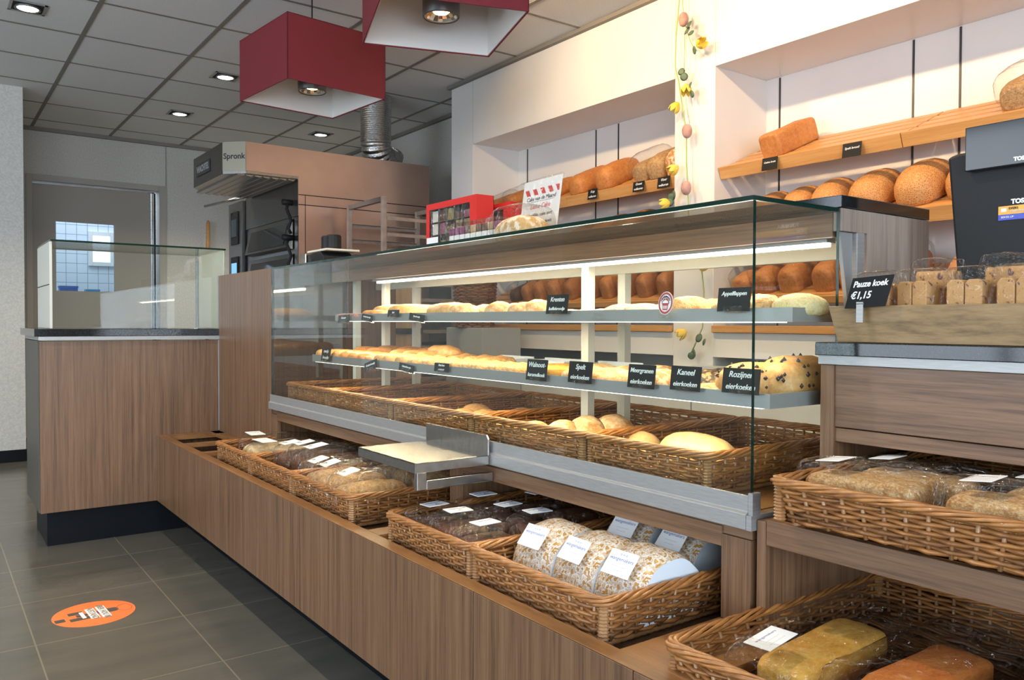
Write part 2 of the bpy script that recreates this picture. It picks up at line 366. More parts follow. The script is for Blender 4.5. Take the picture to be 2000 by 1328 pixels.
# bread wall with two deep niches
XW, NB = 3.014, 3.40
NICHES = ((2.78, 4.60), (-.10, 2.53))
bw = MB()
bw.box(XW, 3.41, -2.5, 4.872, 2.205, CEILZ-.001)
bw.box(XW, 3.41, 4.60, 4.872, 0, 2.205).box(XW, 3.41, 2.53, 2.78, 0, 2.205).box(XW, 3.41, -2.5, -.10, 0, 2.205)
bw.box(NB, 3.41, -.1, 4.6, .5, 2.205)
bw.box(XW, 3.40, -.1, 2.53, .84, .955).box(XW, 3.40, 2.78, 4.6, .84, .955)
struct('wall_bread_niches', bw, WHITE, bevel=.0015)
j = MB()
for y in (4.60, 2.78, 2.53): j.box(XW-.0008, XW, y-.0012, y+.0012, 2.205, CEILZ)
struct('trim_2', j, mat('panel_joint', (.45, .43, .40), .6))
struct('trim_3', MB().box(XW-.03, XW, -2.5, 4.89, CEILZ-.022, CEILZ).box(3.38, 3.41, 4.872, 8.0, CEILZ-.025, CEILZ), TBAR)
st = MB()
for y in (4.495, 3.788, 3.587, 2.451, 1.79, 1.598, .85): st.box(NB-.004, NB, y-.004, y+.004, .96, 2.2)
struct('trim_4', st, mat('shelf_standard', (.07, .07, .07), .4, metal=.6))
lc = MB().box(2.95, 3.012, -2.4, 2.60, 0, .80).box(2.95, 3.012, 2.61, 4.6, 0, .78)
o = lc.build('base_cabinet', noisy('pale_grey_laminate', (.62, .66, .68), (.58, .62, .64), 3, .3))
tag(o, 'pale base cabinet along the wall under the bread niches', 'cabinet')
o['kind'] = 'thing'

# door in the back wall, standing in a taupe frame, with a small window
fr = MB().box(.713, .76, 7.98, 8.12, 0, 2.25).box(1.775, 1.836, 7.98, 8.12, 0, 2.25).box(.7605, 1.7745, 7.981, 8.119, 2.20, 2.25)
df = struct('door_1', fr, DFRAME, bevel=.002)
x0, x1, z0, z1 = .939, 1.402, 1.263, 1.868
lf = MB().box(.76, x0, 8.03, 8.07, .01, 2.19).box(x1, 1.71, 8.03, 8.07, .01, 2.19).box(x0, x1, 8.03, 8.07, .01, z0).box(x0, x1, 8.03, 8.07, z1, 2.19)
lf.build('door_leaf', DOORM, df)
MB().box(x0, x1, 8.045, 8.055, z0, z1).build('door_window', WINGL, df)
MB().box(1.718, 1.732, 8.02, 8.04, .0, 2.19).box(.76, 1.74, 8.02, 8.03, 2.178, 2.186).build('door_edge_profile', STEEL, df)
MB().box(1.735, 1.75, 8.02, 8.03, .0, 2.18).build('door_gap_line', BLACK, df)  # black strip stands in for the shaded gap beside the leaf
# the tiled kitchen seen through the door window
kw = MB().box(.2, .25, 8.1, 9.6, 0, CEILZ).box(2.4, 2.45, 8.1, 9.6, 0, CEILZ)
_a, _b = at(178, 458, 'Y', 9.5), at(217, 515, 'Y', 9.5); KX0, KX1, KZ0, KZ1 = _a.x, _b.x, _b.z, _a.z
kw.box(.2, KX0, 9.5, 9.55, 0, CEILZ).box(KX1, 2.45, 9.5, 9.55, 0, CEILZ).box(KX0, KX1, 9.5, 9.55, 0, KZ0).box(KX0, KX1, 9.5, 9.55, KZ1, CEILZ)
_ti = N(TILEW, 'ShaderNodeTexBrick', Scale=1.0); _ti.offset = 0
_ti.inputs['Color1'].default_value = (.74, .8, .86, 1); _ti.inputs['Color2'].default_value = (.72, .78, .84, 1); _ti.inputs['Mortar'].default_value = (.3, .36, .42, 1)
_ti.inputs['Mortar Size'].default_value = .003; _ti.inputs['Brick Width'].default_value = .1; _ti.inputs['Row Height'].default_value = .1
_tc = N(TILEW, 'ShaderNodeTexCoord'); _mp = N(TILEW, 'ShaderNodeMapping'); _mp.inputs['Rotation'].default_value = (PI/2, 0, 0)
L(TILEW, _tc.outputs['Object'], _mp.inputs['Vector']); L(TILEW, _mp.outputs['Vector'], _ti.inputs['Vector']); L(TILEW, _ti.outputs['Color'], bsdf(TILEW).inputs['Base Color'])
struct('wall_kitchen', kw, TILEW)
k2 = MB().box(KX0-.03, KX0+.01, 9.47, 9.499, KZ0-.03, KZ1+.03).box(KX1-.01, KX1+.03, 9.47, 9.499, KZ0-.03, KZ1+.03).box(KX0+.011, KX1-.011, 9.47, 9.499, KZ0-.03, KZ0+.01).box(KX0+.011, KX1-.011, 9.47, 9.499, KZ1-.01, KZ1+.03)
wo2 = struct('window_2', k2, WHITE)
MB().box(KX0, KX1, 9.51, 9.52, KZ0, KZ1).build('window_pane', WINGL, wo2)
light('kitchen_area_light', 'AREA', (1.2, 8.85, 2.55), 7, (.75, .88, 1), rot=(0, 0, 0), size=.6)  # cool area lamp under the kitchen ceiling, no fixture built
sh = MB().box(1.1, 1.75, 9.25, 9.48, 1.2, 1.225)
o = sh.build('wall_shelf', STEEL); tag(o, 'steel shelf in the tiled room behind the door window', 'shelf')
for k, (x, wd, h, cc, nm) in enumerate([(1.20, .16, .13, (.02, .10, .4), 'blue box'), (1.42, .12, .10, (.02, .25, .45), 'teal box'), (1.58, .10, .08, (.5, .06, .04), 'red box')]):
    o = MB().box(x-wd/2, x+wd/2, 9.3, 9.42, 1.226, 1.226+h).box(x-wd/2-.005, x+wd/2+.005, 9.295, 9.425, 1.226+h-.02, 1.226+h).build('storage_box', mat('storage_'+nm.split()[0], cc, .4))
    tag(o, nm+' on the steel shelf seen through the door window', 'box', 'boxes behind the door window')

# ceiling downlights, square recess with a round gimbal lamp
def downlight(x, y, where, on=True):
    t = thing('ceiling_downlight', 'square recessed ceiling downlight '+where, 'ceiling light', (x, y, CEILZ), 0, 'recessed ceiling downlights')
    a = .085
    MB().box(x-a, x+a, y-a, y-a+.014, CEILZ-.006, CEILZ-.003).box(x-a, x+a, y+a-.014, y+a, CEILZ-.006, CEILZ-.003)\
        .box(x-a, x-a+.014, y-a, y+a, CEILZ-.006, CEILZ-.003).box(x+a-.014, x+a, y-a, y+a, CEILZ-.006, CEILZ-.003).build('frame', ALU, t)
    MB().box(x-a+.01, x+a-.01, y-a+.01, y+a-.01, CEILZ-.0045, CEILZ-.0035).build('recess', DARK, t)
    MB().lathe([(.058, -.003), (.062, -.012), (.054, -.014), (.05, -.006)], (x, y, CEILZ), 28).build('gimbal_ring', GREYM, t, True)
    MB().lathe([(.0001, -.010), (.05, -.010)], (x, y, CEILZ), 28).build('lamp_face', GLOWW, t)
    light('downlight_beam', 'SPOT', (x, y, CEILZ-.03), 62, SOFT, rot=(0, 0, 0), spot_size=math.radians(125), spot_blend=.7, shadow_soft_size=.018)
    return t
downlight(1.66, 5.57, 'above the service counter beside the red lampshade')
downlight(1.66, 6.77, 'near the back wall above the oven front')
downlight(2.84, 6.77, 'behind the oven duct above the oven')
downlight(.46, 4.97, 'at the far corner above the customer floor')
downlight(.46, 3.17, 'above the customer floor before the low counter'); downlight(.46, 1.37, 'above the customer floor, nearer the entrance'); downlight(-1.34, 3.17, 'added out of view to brighten the customer floor')  # the last of these is an added, unseen lamp that brightens the room

# ------------------------------------------------------------------ lamps with red shades
def red_lamp(x, y, rz, label, z0=2.10):
    t = thing('pendant_lamp', label, 'pendant lamp', (x, y, z0), rz, 'square red pendant lamps over the display case')
    a, h, th = .26, .30, .004
    s = MB()
    for i in range(4):
        M = Matrix.Rotation(i*PI/2, 4, 'Z'); s.box(-a, a, a-th, a, 0, h, 0, M)
    s.box(-a, a, -a, a, h-th, h)
    s.build('lamp_shade', LAMPRED, t, world=False)
    s = MB()
    for i in range(4):
        M = Matrix.Rotation(i*PI/2, 4, 'Z'); s.box(-a+th, a-th, a-2*th, a-th-.0005, .004, h-.01, 0, M)
    s.box(-a+2*th, a-2*th, -a+2*th, a-2*th, h-.012, h-.006)
    s.build('shade_lining', LAMPIN, t, world=False)
    MB().lathe([(.0001, .27), (.07, .27), (.07, .045), (.066, .04), (.060, .045), (.060, .075)], n=40).build('lamp_housing', GREYM, t, True, world=False)
    rf = MB()
    for i in range(20):
        a0, a1 = 2*PI*i/20, 2*PI*(i+.92)/20
        for (r0, zz0, r1, zz1) in ((.064, .043, .054, .056), (.054, .056, .036, .070)):
            rf.quad(*[(r*math.cos(b), r*math.sin(b), z) for r, z, b in ((r0, zz0, a0), (r0, zz0, a1), (r1, zz1, a1), (r1, zz1, a0))])
    rf.build('reflector', CHROME, t, world=False)
    MB().lathe([(.0001, .058), (.026, .058), (.034, .066), (.036, .082)], n=28).build('bulb', GLOW, t, True, world=False)
    MB().tube([(0, 0, h), (0, 0, CEILZ-z0)], .004).build('cord', BLACK, t, world=False)
    MB().lathe([(.0001, CEILZ-z0-.03), (.05, CEILZ-z0-.025), (.05, CEILZ-z0)], n=24).build('ceiling_rose', WHITE, t, True, world=False)
    light('pendant_beam', 'SPOT', (x, y, z0+.035), 30, WARM, rot=(0, 0, 0), spot_size=math.radians(110), spot_blend=.6, shadow_soft_size=.045)
    return t
red_lamp(1.574, 3.858, math.radians(5.6), 'square crimson fabric pendant lamp hanging in front of the oven')
red_lamp(1.58, 2.63, math.radians(-18.5), 'crimson pendant lamp nearest the bread wall, its shade cut by the picture top')
red_lamp(1.58, 1.40, math.radians(4), 'crimson pendant lamp added out of view to light the near end of the case')  # third pendant hangs out of view, added for its light

# ------------------------------------------------------------------ left service counter with a glass box
t = thing('service_counter', 'walnut service counter with black granite top below the glass box', 'counter', (.8, 4.25, 0))
MB().box(.405, 1.163, 4.03, 4.05, .16, .912).build('front_panel', WV, t, bevel=.001)
MB().box(.40, .418, 4.05, 4.54, .16, .912).build('side_panel', mat('olive_grey_laminate', (.095, .088, .066), .45, spec=.3), t, bevel=.001)
MB().box(.435, 1.20, 4.095, 4.5, 0, .16).build('plinth', KICK, t)
MB().box(.42, 2.30, 4.05, 4.6, .16, .90).build('carcass', DFRAME, t)
MB().box(.40, 1.163, 4.018, 4.055, .915, .931).box(.40, .43, 4.055, 4.58, .915, .931).build('rail', ALU, t)
MB().box(.385, 2.30, 4.02, 4.64, .932, .965).build('granite_top', GRAN, t, bevel=.002)
t = thing('back_cabinet', 'upright walnut cabinet face seen through the display case', 'cabinet', (1.9, 4.02, .965))
MB().box(1.24, 1.92, 4.031, 4.05, 0, 1.205).box(1.921, 2.295, 4.031, 4.05, 0, 1.205).build('front_panel', walnut('lightened_walnut', (38, 38, 1.3), (.34, .21, .11), (.50, .34, .19), (.60, .43, .26)), t)  # walnut colour lightened to make up for lamps that hardly reach it
MB().box(1.20, 2.30, 4.03, 4.08, 1.205, 1.215).build('top_edge', GRAN, t)
def gbox(mb, x0, x1, y0, y1, z0, z1):
    """a pane: broad faces index 0, cut edges index 1"""
    d = [x1-x0, y1-y0, z1-z0]; ax = d.index(min(d)); k = len(mb.m); mb.box(x0, x1, y0, y1, z0, z1)
    mb.m[k:] = [0 if q == ax else 1 for q in (2, 2, 1, 1, 0, 0)]
    return mb
t = thing('glass_display_box', 'low green edged glass display box on the service counter', 'display box', (.83, 4.3, .966))
gbox(MB(), .462, 1.21, 4.082, 4.09, .967, 1.352).build('front_pane', [GLASS, GREENGLASS], t)
gbox(MB(), .455, 1.215, 4.082, 4.55, 1.352, 1.36).build('top_pane', [GLASS, GREENGLASS], t)
MB().box(.452, .462, 4.092, 4.55, .967, 1.35).build('side_panel', CREAM, t)
MB().box(.450, .4525, 4.10, 4.55, 1.16, 1.163).build('side_panel_joint', DARK, t)
MB().box(1.202, 1.212, 4.092, 4.55, .967, 1.35).build('side_panel', CREAM, t)
MB().box(1.19, 1.20, 4.53, 4.54, .967, 1.35).build('corner_strip', ALU, t)

# tall walnut end cabinet between the service counter and the display case
t = thing('end_cabinet', 'tall walnut cabinet standing between the service counter and the display case', 'cabinet', (1.4, 3.65, 0))
MB().box(1.163, 1.183, 3.292, 4.03, .10, 1.222).build('front_panel', WV, t, bevel=.001)
MB().box(1.184, 1.75, 3.31, 4.015, .10, 1.215).build('carcass', WV, t)
MB().box(1.16, 1.165, 4.024, 4.030, .47, 1.222).build('edge_trim', ALU, t)

# ------------------------------------------------------------------ low counter with basket bays
t = thing('basket_counter', 'low walnut counter carrying the wicker baskets in front of the display case', 'counter', (1.3, 2.4, 0))
for y0, y1 in ((2.62, 4.03), (1.335, 2.617), (.888, 1.332), (-.9, .885)):
    MB().box(.877, .895, y0, y1, .16, .465).build('front_panel', WV, t, bevel=.0008)
MB().box(1.03, 1.05, -.9, 4.10, 0, .16).build('plinth', KICK, t)
rim = MB().box(.8775, .915, -.9, 4.028, .4655, .4675)
for y0, y1 in ((3.93, 4.028), (3.66, 3.69), (3.38, 3.41), (.80, .955), (1.822, 1.885)): rim.box(.915, 1.163, y0, y1, .45, .4675)
rim.box(1.12, 1.163, 3.29, 4.028, .45, .4675)
rim.build('top_frame', WOODEDGE, t, bevel=.001)
MB().box(.895, 1.75, -.9, 3.30, .40, .430).box(.895, 1.75, 3.301, 4.02, .36, .38).build('tray_floor', WV, t)
MB().box(.895, .915, -.9, 4.02, .40, .45).box(1.163, 1.183, 3.29, 4.02, .36, .465).build('recess_lining', WV, t)
for k, (y0, y1) in enumerate(((3.227, 3.29), (1.822, 1.885), (.889, .953))):
    MB().box(1.163, 1.182, y0, y1, .4675, .62).build('column', WV, t, bevel=.001)
    MB().box(1.182, 1.75, y0+.015, y0+.035, .401, .62).build('divider', WV, t)
MB().box(1.75, 1.77, .8, 3.3, .401, .62).build('back_panel', WV, t)
bm = MB().box(1.163, 1.181, .953, 1.822, .597, .634).box(1.163, 1.181, 1.885, 3.227, .597, .634)
bm.build('front_beam', WH, t, bevel=.001)
MB().box(1.168, 1.78, .889, 3.29, .621, .640).build('deck_board', WH, t)

# ------------------------------------------------------------------ glass display case
t = CASE = thing('display_case', 'long glass display case with two shelves full of pastry and rolls', 'display case', (1.45, 2.1, .64))
GX, GY0, GY1 = 1.163, .89, 3.29
MB().prism([(1.150, .641), (1.150, .668), (1.156, .672), (1.156, .700), (1.162, .700), (1.172, .664), (1.172, .641)], 'Y', GY0, GY1).build('base_rail', ALU, t, bevel=.0008)
MB().box(1.172, 1.76, .878, .889, .641, .667).box(1.150, 1.172, .878, .889, .641, .667).build('end_rail', ALU, t)
MB().box(1.174, 1.76, .89, GY1, .641, .662).build('deck', WOODEDGE, t)
MB().box(1.156, 1.178, .880, .8895, .667, .705).build('corner_bracket', ALU, t)
gbox(MB(), GX, GX+.007, GY0, GY1, .670, 1.2135).build('front_glass', [GLASS, GREENGLASS], t)
gbox(MB(), GX, 1.44, GY0, GY1, 1.214, 1.222).build('top_glass', [GLASS, GREENGLASS], t)
gbox(MB(), GX+.0075, 1.424, GY0, GY0+.006, .670, 1.2135).build('end_glass', [GLASS, GREENGLASS], t)
gbox(MB(), GX+.0075, 1.50, GY1-.008, GY1-.002, .670, 1.2135).build('far_end_glass', [ENDG, GREENGLASS], t)
MB().box(1.424, 1.756, .885, GY1, 1.223, 1.247).build('granite_top', GRAN, t, bevel=.0015)
MB().box(1.425, 1.445, .905, GY1-.01, 1.168, 1.2135).box(1.441, 1.445, .905, GY1-.01, 1.2135, 1.2225).build('fascia', WH, t)
MB().box(1.447, 1.72, .905, GY1-.01, 1.182, 1.222).build('soffit', mat('soffit_laminate', (.60, .52, .42), .5), t)
MB().box(1.635, 1.655, .905, GY1-.01, 1.142, 1.182).build('rear_board', CREAM, t)
# end panel: notch towards the customer, steel post, grey gusset
MB().prism([(1.425, 1.222), (1.756, 1.222), (1.756, .95), (1.515, .95), (1.515, 1.178), (1.425, 1.178)], 'Y', .886, .904).build('end_panel', walnut('grey_walnut_panel', (38, 38, 1.3), (.17, .125, .10), (.28, .22, .18), (.34, .27, .22)), t, bevel=.001)
MB().prism([(1.43, 1.177), (1.472, 1.177), (1.472, .97)], 'Y', .892, .900).build('gusset', SHELFM, t)
MB().box(1.476, 1.503, .884, .9085, .66, 1.178).build('end_post', ALU, t, bevel=.002)
for y in (3.20, 2.93, 1.70):
    for x in ((1.50, 1.64) if y != 3.20 else (1.50,)):
        MB().box(x, x+.024, y, y+.030, .664, 1.181).build('rear_post', POSTM, t)
hs = MB().box(1.4455, 1.475, .93, 2.93, 1.1605, 1.181).build('lamp_housing', SHELFM, t)
MB().box(1.449, 1.462, .932, 2.90, 1.1525, 1.160).build('led_strip', LED, hs)
light('case_led', 'AREA', (1.455, 1.92, 1.150), 8.5, (1, .79, .52), rot=(0, math.radians(8), 0), shape='RECTANGLE', size=.012, size_y=1.96)
def shelf(z, x0, y0, y1, nm):
    s = MB().box(x0, x0+.003, y0, y1, z-.027, z).box(x0+.003, x0+.34, y0, y0+.003, z-.027, z).box(x0+.003, x0+.34, y1-.003, y1, z-.027, z).box(x0+.003, x0+.34, y0+.003, y1-.003, z-.024, z-.016)
    o = s.build('shelf', SHELFM, CASE)
    MB().box(x0+.004, x0+.012, y0+.02, y1-.02, z-.029, z-.0245).build('led_strip', LEDS, o)
    MB().tube([(x0+.20, y0+.01, z-.03), (x0+.26, y0+.012, z-.038), (x0+.34, y0+.015, z-.028)], .002).build('cable', GREYM, o)
    light('shelf_led', 'AREA', (x0+.010, (y0+y1)/2, z-.031), 6.5, (1, .78, .50), aim=(x0+.10, (y0+y1)/2, z-.18), shape='RECTANGLE', size=1.96, size_y=.01)
shelf(1.030, 1.300, .905, 2.96, 'upper'); shelf(.872, 1.235, .905, 3.03, 'lower')
# the area lamps run along Y
for o in D.objects:
    if o.name.startswith('shelf_led'):
        o.rotation_euler = Matrix(((0, 1, 0), (1, 0, 0), (0, 0, -1))).transposed().to_euler()
        o.rotation_euler = (0, 0, PI/2)

# ------------------------------------------------------------------ checkout counter on the right
t = thing('checkout_counter', 'stepped walnut checkout counter with granite top at the near end of the case', 'counter', (1.5, .5, 0))
MB().box(1.163, 1.80, .858, .876, .4675, .66).build('side_panel', WV, t, bevel=.001)
MB().box(1.340, 1.80, .845, .872, .66, .925).build('side_panel', WV, t, bevel=.001)
MB().box(1.163, 1.181, -.6, .857, .620, .664).build('shelf_front', WH, t, bevel=.001)
MB().box(1.181, 1.80, -.6, .857, .622, .640).build('shelf_board', WH, t)
MB().box(1.344, 1.362, -.6, .845, .812, .925).build('drawer_front', WH, t, bevel=.001)
MB().box(1.346, 1.364, -.6, .845, .785, .810).build('lower_rail', WH, t, bevel=.001)
MB().box(1.78, 1.80, -.6, .84, .66, .925).box(1.78, 1.80, -.6, .857, .4675, .62).build('back_panel', DFRAME, t)
MB().box(1.334, 1.80, -.6, .873, .926, .942).build('rail', ALU, t)
MB().box(1.330, 2.05, -.6, .878, .942, .966).build('granite_top', GRAN, t, bevel=.0015)

# ------------------------------------------------------------------ wicker baskets
def rrect(W, Dp, ins, n, rad=.022):
    """n points around a rounded rectangle, x from 0 to Dp, y centred"""
    x0, x1, y0, y1 = ins, Dp-ins, -W/2+ins, W/2-ins; P = []
    for cx, cy, a in ((x1-rad, y1-rad, 0), (x0+rad, y1-rad, 90), (x0+rad, y0+rad, 180), (x1-rad, y0+rad, 270)):
        for k in range(5):
            an = math.radians(a+22.5*k); P.append(Vector((cx+rad*math.cos(an), cy+rad*math.sin(an), 0)))
    P.append(P[0]); Ls = [0]
    for i in range(1, len(P)): Ls.append(Ls[-1]+(P[i]-P[i-1]).length)
    out = []
    for k in range(n):
        s_ = Ls[-1]*k/n; i = max(j for j in range(len(Ls)) if Ls[j] <= s_+1e-9); i = min(i, len(P)-2)
        f = (s_-Ls[i])/(Ls[i+1]-Ls[i]); p = P[i].lerp(P[i+1], f); d = (P[i+1]-P[i]).normalized()
        out.append((p, Vector((d.y, -d.x, 0))))
    return out, Ls[-1]
def make_basket(W, Dp, H, name='wicker_basket', seed=1):
    rnd = random.Random(seed)
    t = thing(name, '', 'basket')
    _, per = rrect(W, Dp, 0, 8); ns = int(per/.032/2)*2
    ins = lambda z: .014*(1-z/H)
    side = MB()
    rows = max(5, int((H-.012)/.0072))
    for k in range(rows):
        z = .006+k*(H-.014)/rows; P, _ = rrect(W, Dp, ins(z), ns*2); pts = []
        for i, (p, nn) in enumerate(P):
            off = 0 if i % 2 else (.0052 if (i//2+k) % 2 else -.0052)
            pts.append(p+nn*off+Vector((0, 0, z+rnd.uniform(-.0008, .0008))))
        side.tube(pts, [rnd.uniform(.0034, .0044) for _ in pts], 5, rnd.randrange(2), closed=True)
    P0, _ = rrect(W, Dp, ins(0), ns); P1, _ = rrect(W, Dp, 0, ns)
    for (a, _n), (b, _m) in zip(P0, P1): side.tube([a+Vector((0, 0, .001)), b+Vector((0, 0, H-.002))], .0033, 5, 2)
    side.build('woven_side', [WICK, WICKD, WICKL], t, True, world=False)
    rim = MB(); nr = ns*4; PR, _ = rrect(W, Dp, 0, nr)
    for q in range(6):
        pts = []
        for i, (p, nn) in enumerate(PR):
            a = 2*PI*(i/nr*round(per/.20)+q/6); pts.append(p+nn*(math.cos(a)*.0078+rnd.uniform(-.0006, .0006))+Vector((0, 0, H+.0062*math.sin(a))))
        rim.tube(pts, [.0037+.0006*math.sin(i*.7+q) for i in range(nr)], 5, q % 2, closed=True)
    rim.build('braided_rim', [WICK, WICKH], t, True, world=False)
    for sx in (0, 1):
        for sy in (-1, 1):
            pr = []
            for i in range(int(H/.003)): pr.append((.0082+(.0026 if i % 2 else 0), i*.003))
            MB().lathe([(.0001, 0)]+pr, ((.010 if sx == 0 else Dp-.010), sy*(W/2-.010), .002), 8).build('corner_wrap', WICKL, t, False, world=False)
    bt = MB(); nw = int((Dp-.03)/.0095); nsx = 5
    for k in range(nsx):
        y = -W/2+.035+k*(W-.07)/(nsx-1)
        for dy in (-.004, .004): bt.tube([(.012, y+dy, .006), (Dp-.012, y+dy, .006)], .004, 5, 0)
    for k in range(nw):
        x = .016+k*.0095; pts = []
        for i in range(2*nsx+1):
            y = -W/2+.012+i*(W-.024)/(2*nsx); pts.append((x+rnd.uniform(-.002, .002), y, .006+(0 if i % 2 == 0 else (.0055 if ((i//2)+k//2) % 2 else -.0035))))
        bt.tube(pts, .0038, 4, 1)
    bt.build('woven_bottom', [WICK, WICKD], t, True, world=False)
    for sy in (-1, 1):
        n_ = 60; ft = MB(); ft.tube([(.03+(Dp-.06)*i/n_, sy*(W/2-.022), -.006) for i in range(n_+1)], [.0066 if i % 2 else .0050 for i in range(n_+1)], 6)
        ft.build('foot_bar', WICKL, t, True, world=False)
    return t
BK = make_basket(.40, .55, .076, seed=3)
def basket(x, yc, z, W, label, group, H=.076, Dp=.55, rz=0, src=None):
    return place(src or BK, USED, (x, yc, z), rz, label, (Dp/.55, W/.40, H/.076), group)
LOWB = []
for k, (y0, y1, lb) in enumerate(((2.865, 3.255, 'wicker basket at the far end of the low counter, holding pale flat loaves'),
                                  (2.462, 2.86, 'wicker basket of dark bagged rye bread, second from the far end'),
                                  (2.020, 2.456, 'wicker basket of bagged multigrain loaves beneath the steel bag shelf'),
                                  (1.43, 1.806, 'wicker basket of small dark packs with white labels'),
                                  (1.012, 1.425, 'wicker basket holding the printed bread bags'))):
    LOWB.append(basket(.930, (y0+y1)/2, .446, y1-y0, lb, 'wicker baskets on the low counter'))
basket(.925, .664, .434, .40, 'nearest wicker basket, with bagged yellow and orange cakes', 'wicker baskets on the low counter', .070, .60)
basket(1.118, .610, .6775, .41, 'wicker basket of bagged loaf cakes on the checkout counter shelf', 'wicker baskets on the checkout counter', .066, .58)
for k, (y0, y1, lb) in enumerate(((2.805, 3.20, 'empty wicker basket in the case at its far end'),
                                  (2.30, 2.795, 'empty wicker basket in the case, second from the far end'),
                                  (1.83, 2.285, 'middle wicker basket in the case, a row of pale rolls in it'),
                                  (1.372, 1.82, 'wicker basket in the case holding four floury crusty rolls'),
                                  (1.014, 1.362, 'wicker basket in the case at the near end, with two large oval rolls'))):
    basket(1.196, (y0+y1)/2, .675, y1-y0, lb, 'wicker baskets inside the display case', .072, .545)

# ------------------------------------------------------------------ bread
def sp(v, e): return math.copysign(abs(v)**e, v)
def loaf(Lx, W, H, seed=0, e1=.7, e2=.8, amp=.004, fr=18, nu=26, nv=18, flat=.25, dome=0, pinch=0, mb=None, m=0):
    mb = mb or MB(); vs = []; off = Vector((seed*7.3, seed*3.1, seed*1.7))
    for i in range(nu+1):
        a = PI*i/nu; x = -math.cos(a); xs = sp(x, e1)*Lx/2; r = max(math.sin(a), 0)**e1
        for j in range(nv):
            b = 2*PI*j/nv; yy = W/2*r*sp(math.cos(b), e2); zz = H/2*r*sp(math.sin(b), e2)
            if zz < -H*(.5-flat): zz = -H*(.5-flat)
            if dome and zz > 0: zz *= 1+dome*math.cos(x*PI/2)
            if pinch: yy *= 1-pinch*abs(x)**2
            p = Vector((xs, yy, zz+H*(.5-flat)))
            nz = noise.noise(p*fr+off)*amp+noise.noise(p*fr*3+off)*amp*.35
            d = Vector((xs*.15, yy, zz)); d = d.normalized() if d.length > 1e-6 else Vector((x, 0, 0))
            p = p+d*nz; p.z = max(p.z, 0); vs.append(p)
    fs = [(i*nv+j, i*nv+(j+1) % nv, (i+1)*nv+(j+1) % nv, (i+1)*nv+j) for i in range(nu) for j in range(nv)]
    return mb.add(vs, fs, m)
def film(Lx, W, H, seed=0, tail=.05, e1=.45, e2=.7):
    """a loose crumpled bag around a loaf, gathered to a tail at its far end"""
    mb = MB(); nu, nv = 34, 26; vs = []; off = Vector((seed*5.1, 2.2, seed))
    for i in range(nu+1):
        a = PI*i/nu; x = -math.cos(a); xs = sp(x, e1)*Lx/2; r = max(math.sin(a), 0)**e1
        if tail and x > .0:
            q = max(0, (i/nu-.80)/.2); xs += tail*q*(1.0); r = r*(1-q)+.10*q if q > 0 else r
            if q > .75: r = .10+.25*(q-.75)*4*.5
        for j in range(nv):
            b = 2*PI*j/nv; p = Vector((xs, W/2*r*sp(math.cos(b), e2), H/2*r*sp(math.sin(b), e2)+H/2))
            n1 = noise.noise(Vector((p.x*16, b*1.3, seed*2.0))+off); n2 = 1-abs(noise.noise(p*38+off))*2
            d = Vector((0, p.y, p.z-H/2)); d = d.normalized() if d.length > 1e-6 else Vector((1, 0, 0))
            p += d*(n1*.006+n2*.0045); p.z = max(p.z, -.001); vs.append(p)
    return mb.add(vs, [(i*nv+j, i*nv+(j+1) % nv, (i+1)*nv+(j+1) % nv, (i+1)*nv+j) for i in range(nu) for j in range(nv)])
def lab(parent, x, y, z, sx, sy, tilt=(0, 0, 0), lines=None, rz=0, nm='paper_label'):
    M = Matrix.Translation((x, y, z)) @ Matrix.Rotation(rz, 4, 'Z') @ Matrix.Rotation(tilt[0], 4, 'X') @ Matrix.Rotation(tilt[1], 4, 'Y')
    o = MB().box(-sx/2, sx/2, -sy/2, sy/2, -.0006, .0006, 0, M).build(nm, PAPER, parent, world=False)
    ls = lines if lines is not None else [('wangemakers', sx*.13, 0, sy*.2), ('- - - - - - - -', sx*.10, 0, -sy*.05), ('- - - - - - - - -', sx*.10, 0, -sy*.25)]
    if ls: write(ls, BLUEINK, o, M, 'print')
    return o
def bread_thing(name, cat, mb, mt, bag=None, label_=None, seed=0):
    t = thing(name, '', cat)
    if bag is None and not label_:
        D.objects.remove(t); o = mb.build(name, mt, None, True); o['category'] = cat; return o
    mb.build('bread', mt, t, True, world=False)
    if bag: film(*bag[:3], seed=seed, **(bag[3] if len(bag) > 3 else {})).build('clear_bag', BAG, t, True, world=False)
    if label_: lab(t, *label_)
    return t

# templates for the bread wall
def wall_loaf(name, mt, seed, **k):
    return bread_thing(name, 'bread', loaf(.27, .125, .125, seed, .45, .72, .005, 14, **k), mt)
def bagged_loaf(name, mt, seed, Lx=.27, W=.12, H=.12, **k):
    return bread_thing(name, 'bread', loaf(Lx*.92, W, H, seed, .4, .72, .004, 14, **k), mt, (Lx, W*1.12, H*1.1), None, seed)
SL = math.atan2(.14, .33)
def wood_shelf(y0, y1, zf, lb, h=.058, back=.33):
    t = thing('bread_shelf', lb, 'shelf', (3.05, (y0+y1)/2, zf), 0, 'sloping beech shelves in the bread wall')
    M = Matrix.Translation((3.05, 0, zf)) @ Matrix.Rotation(-SL, 4, 'Y')
    MB().box(-.016, 0, y0, y1, -h+.006, .006, 0, M).build('front_board', OAK, t, bevel=.0015)
    s_ = MB()
    for k in range(4): s_.box(.03+k*.088, .03+k*.088+.062, y0+.002, y1-.002, -.016, -.002, 0, M)
    s_.build('slats', OAK, t, bevel=.002)
    for y in (y0+.08, y1-.08): MB().box(0, .37, y-.006, y+.006, -.04, -.017, 0, M).build('bracket', SHELFM, t)
    return t
G1 = at(1107, 395, 'X', 3.05).y; G2 = at(1762, 262, 'X', 3.05).y
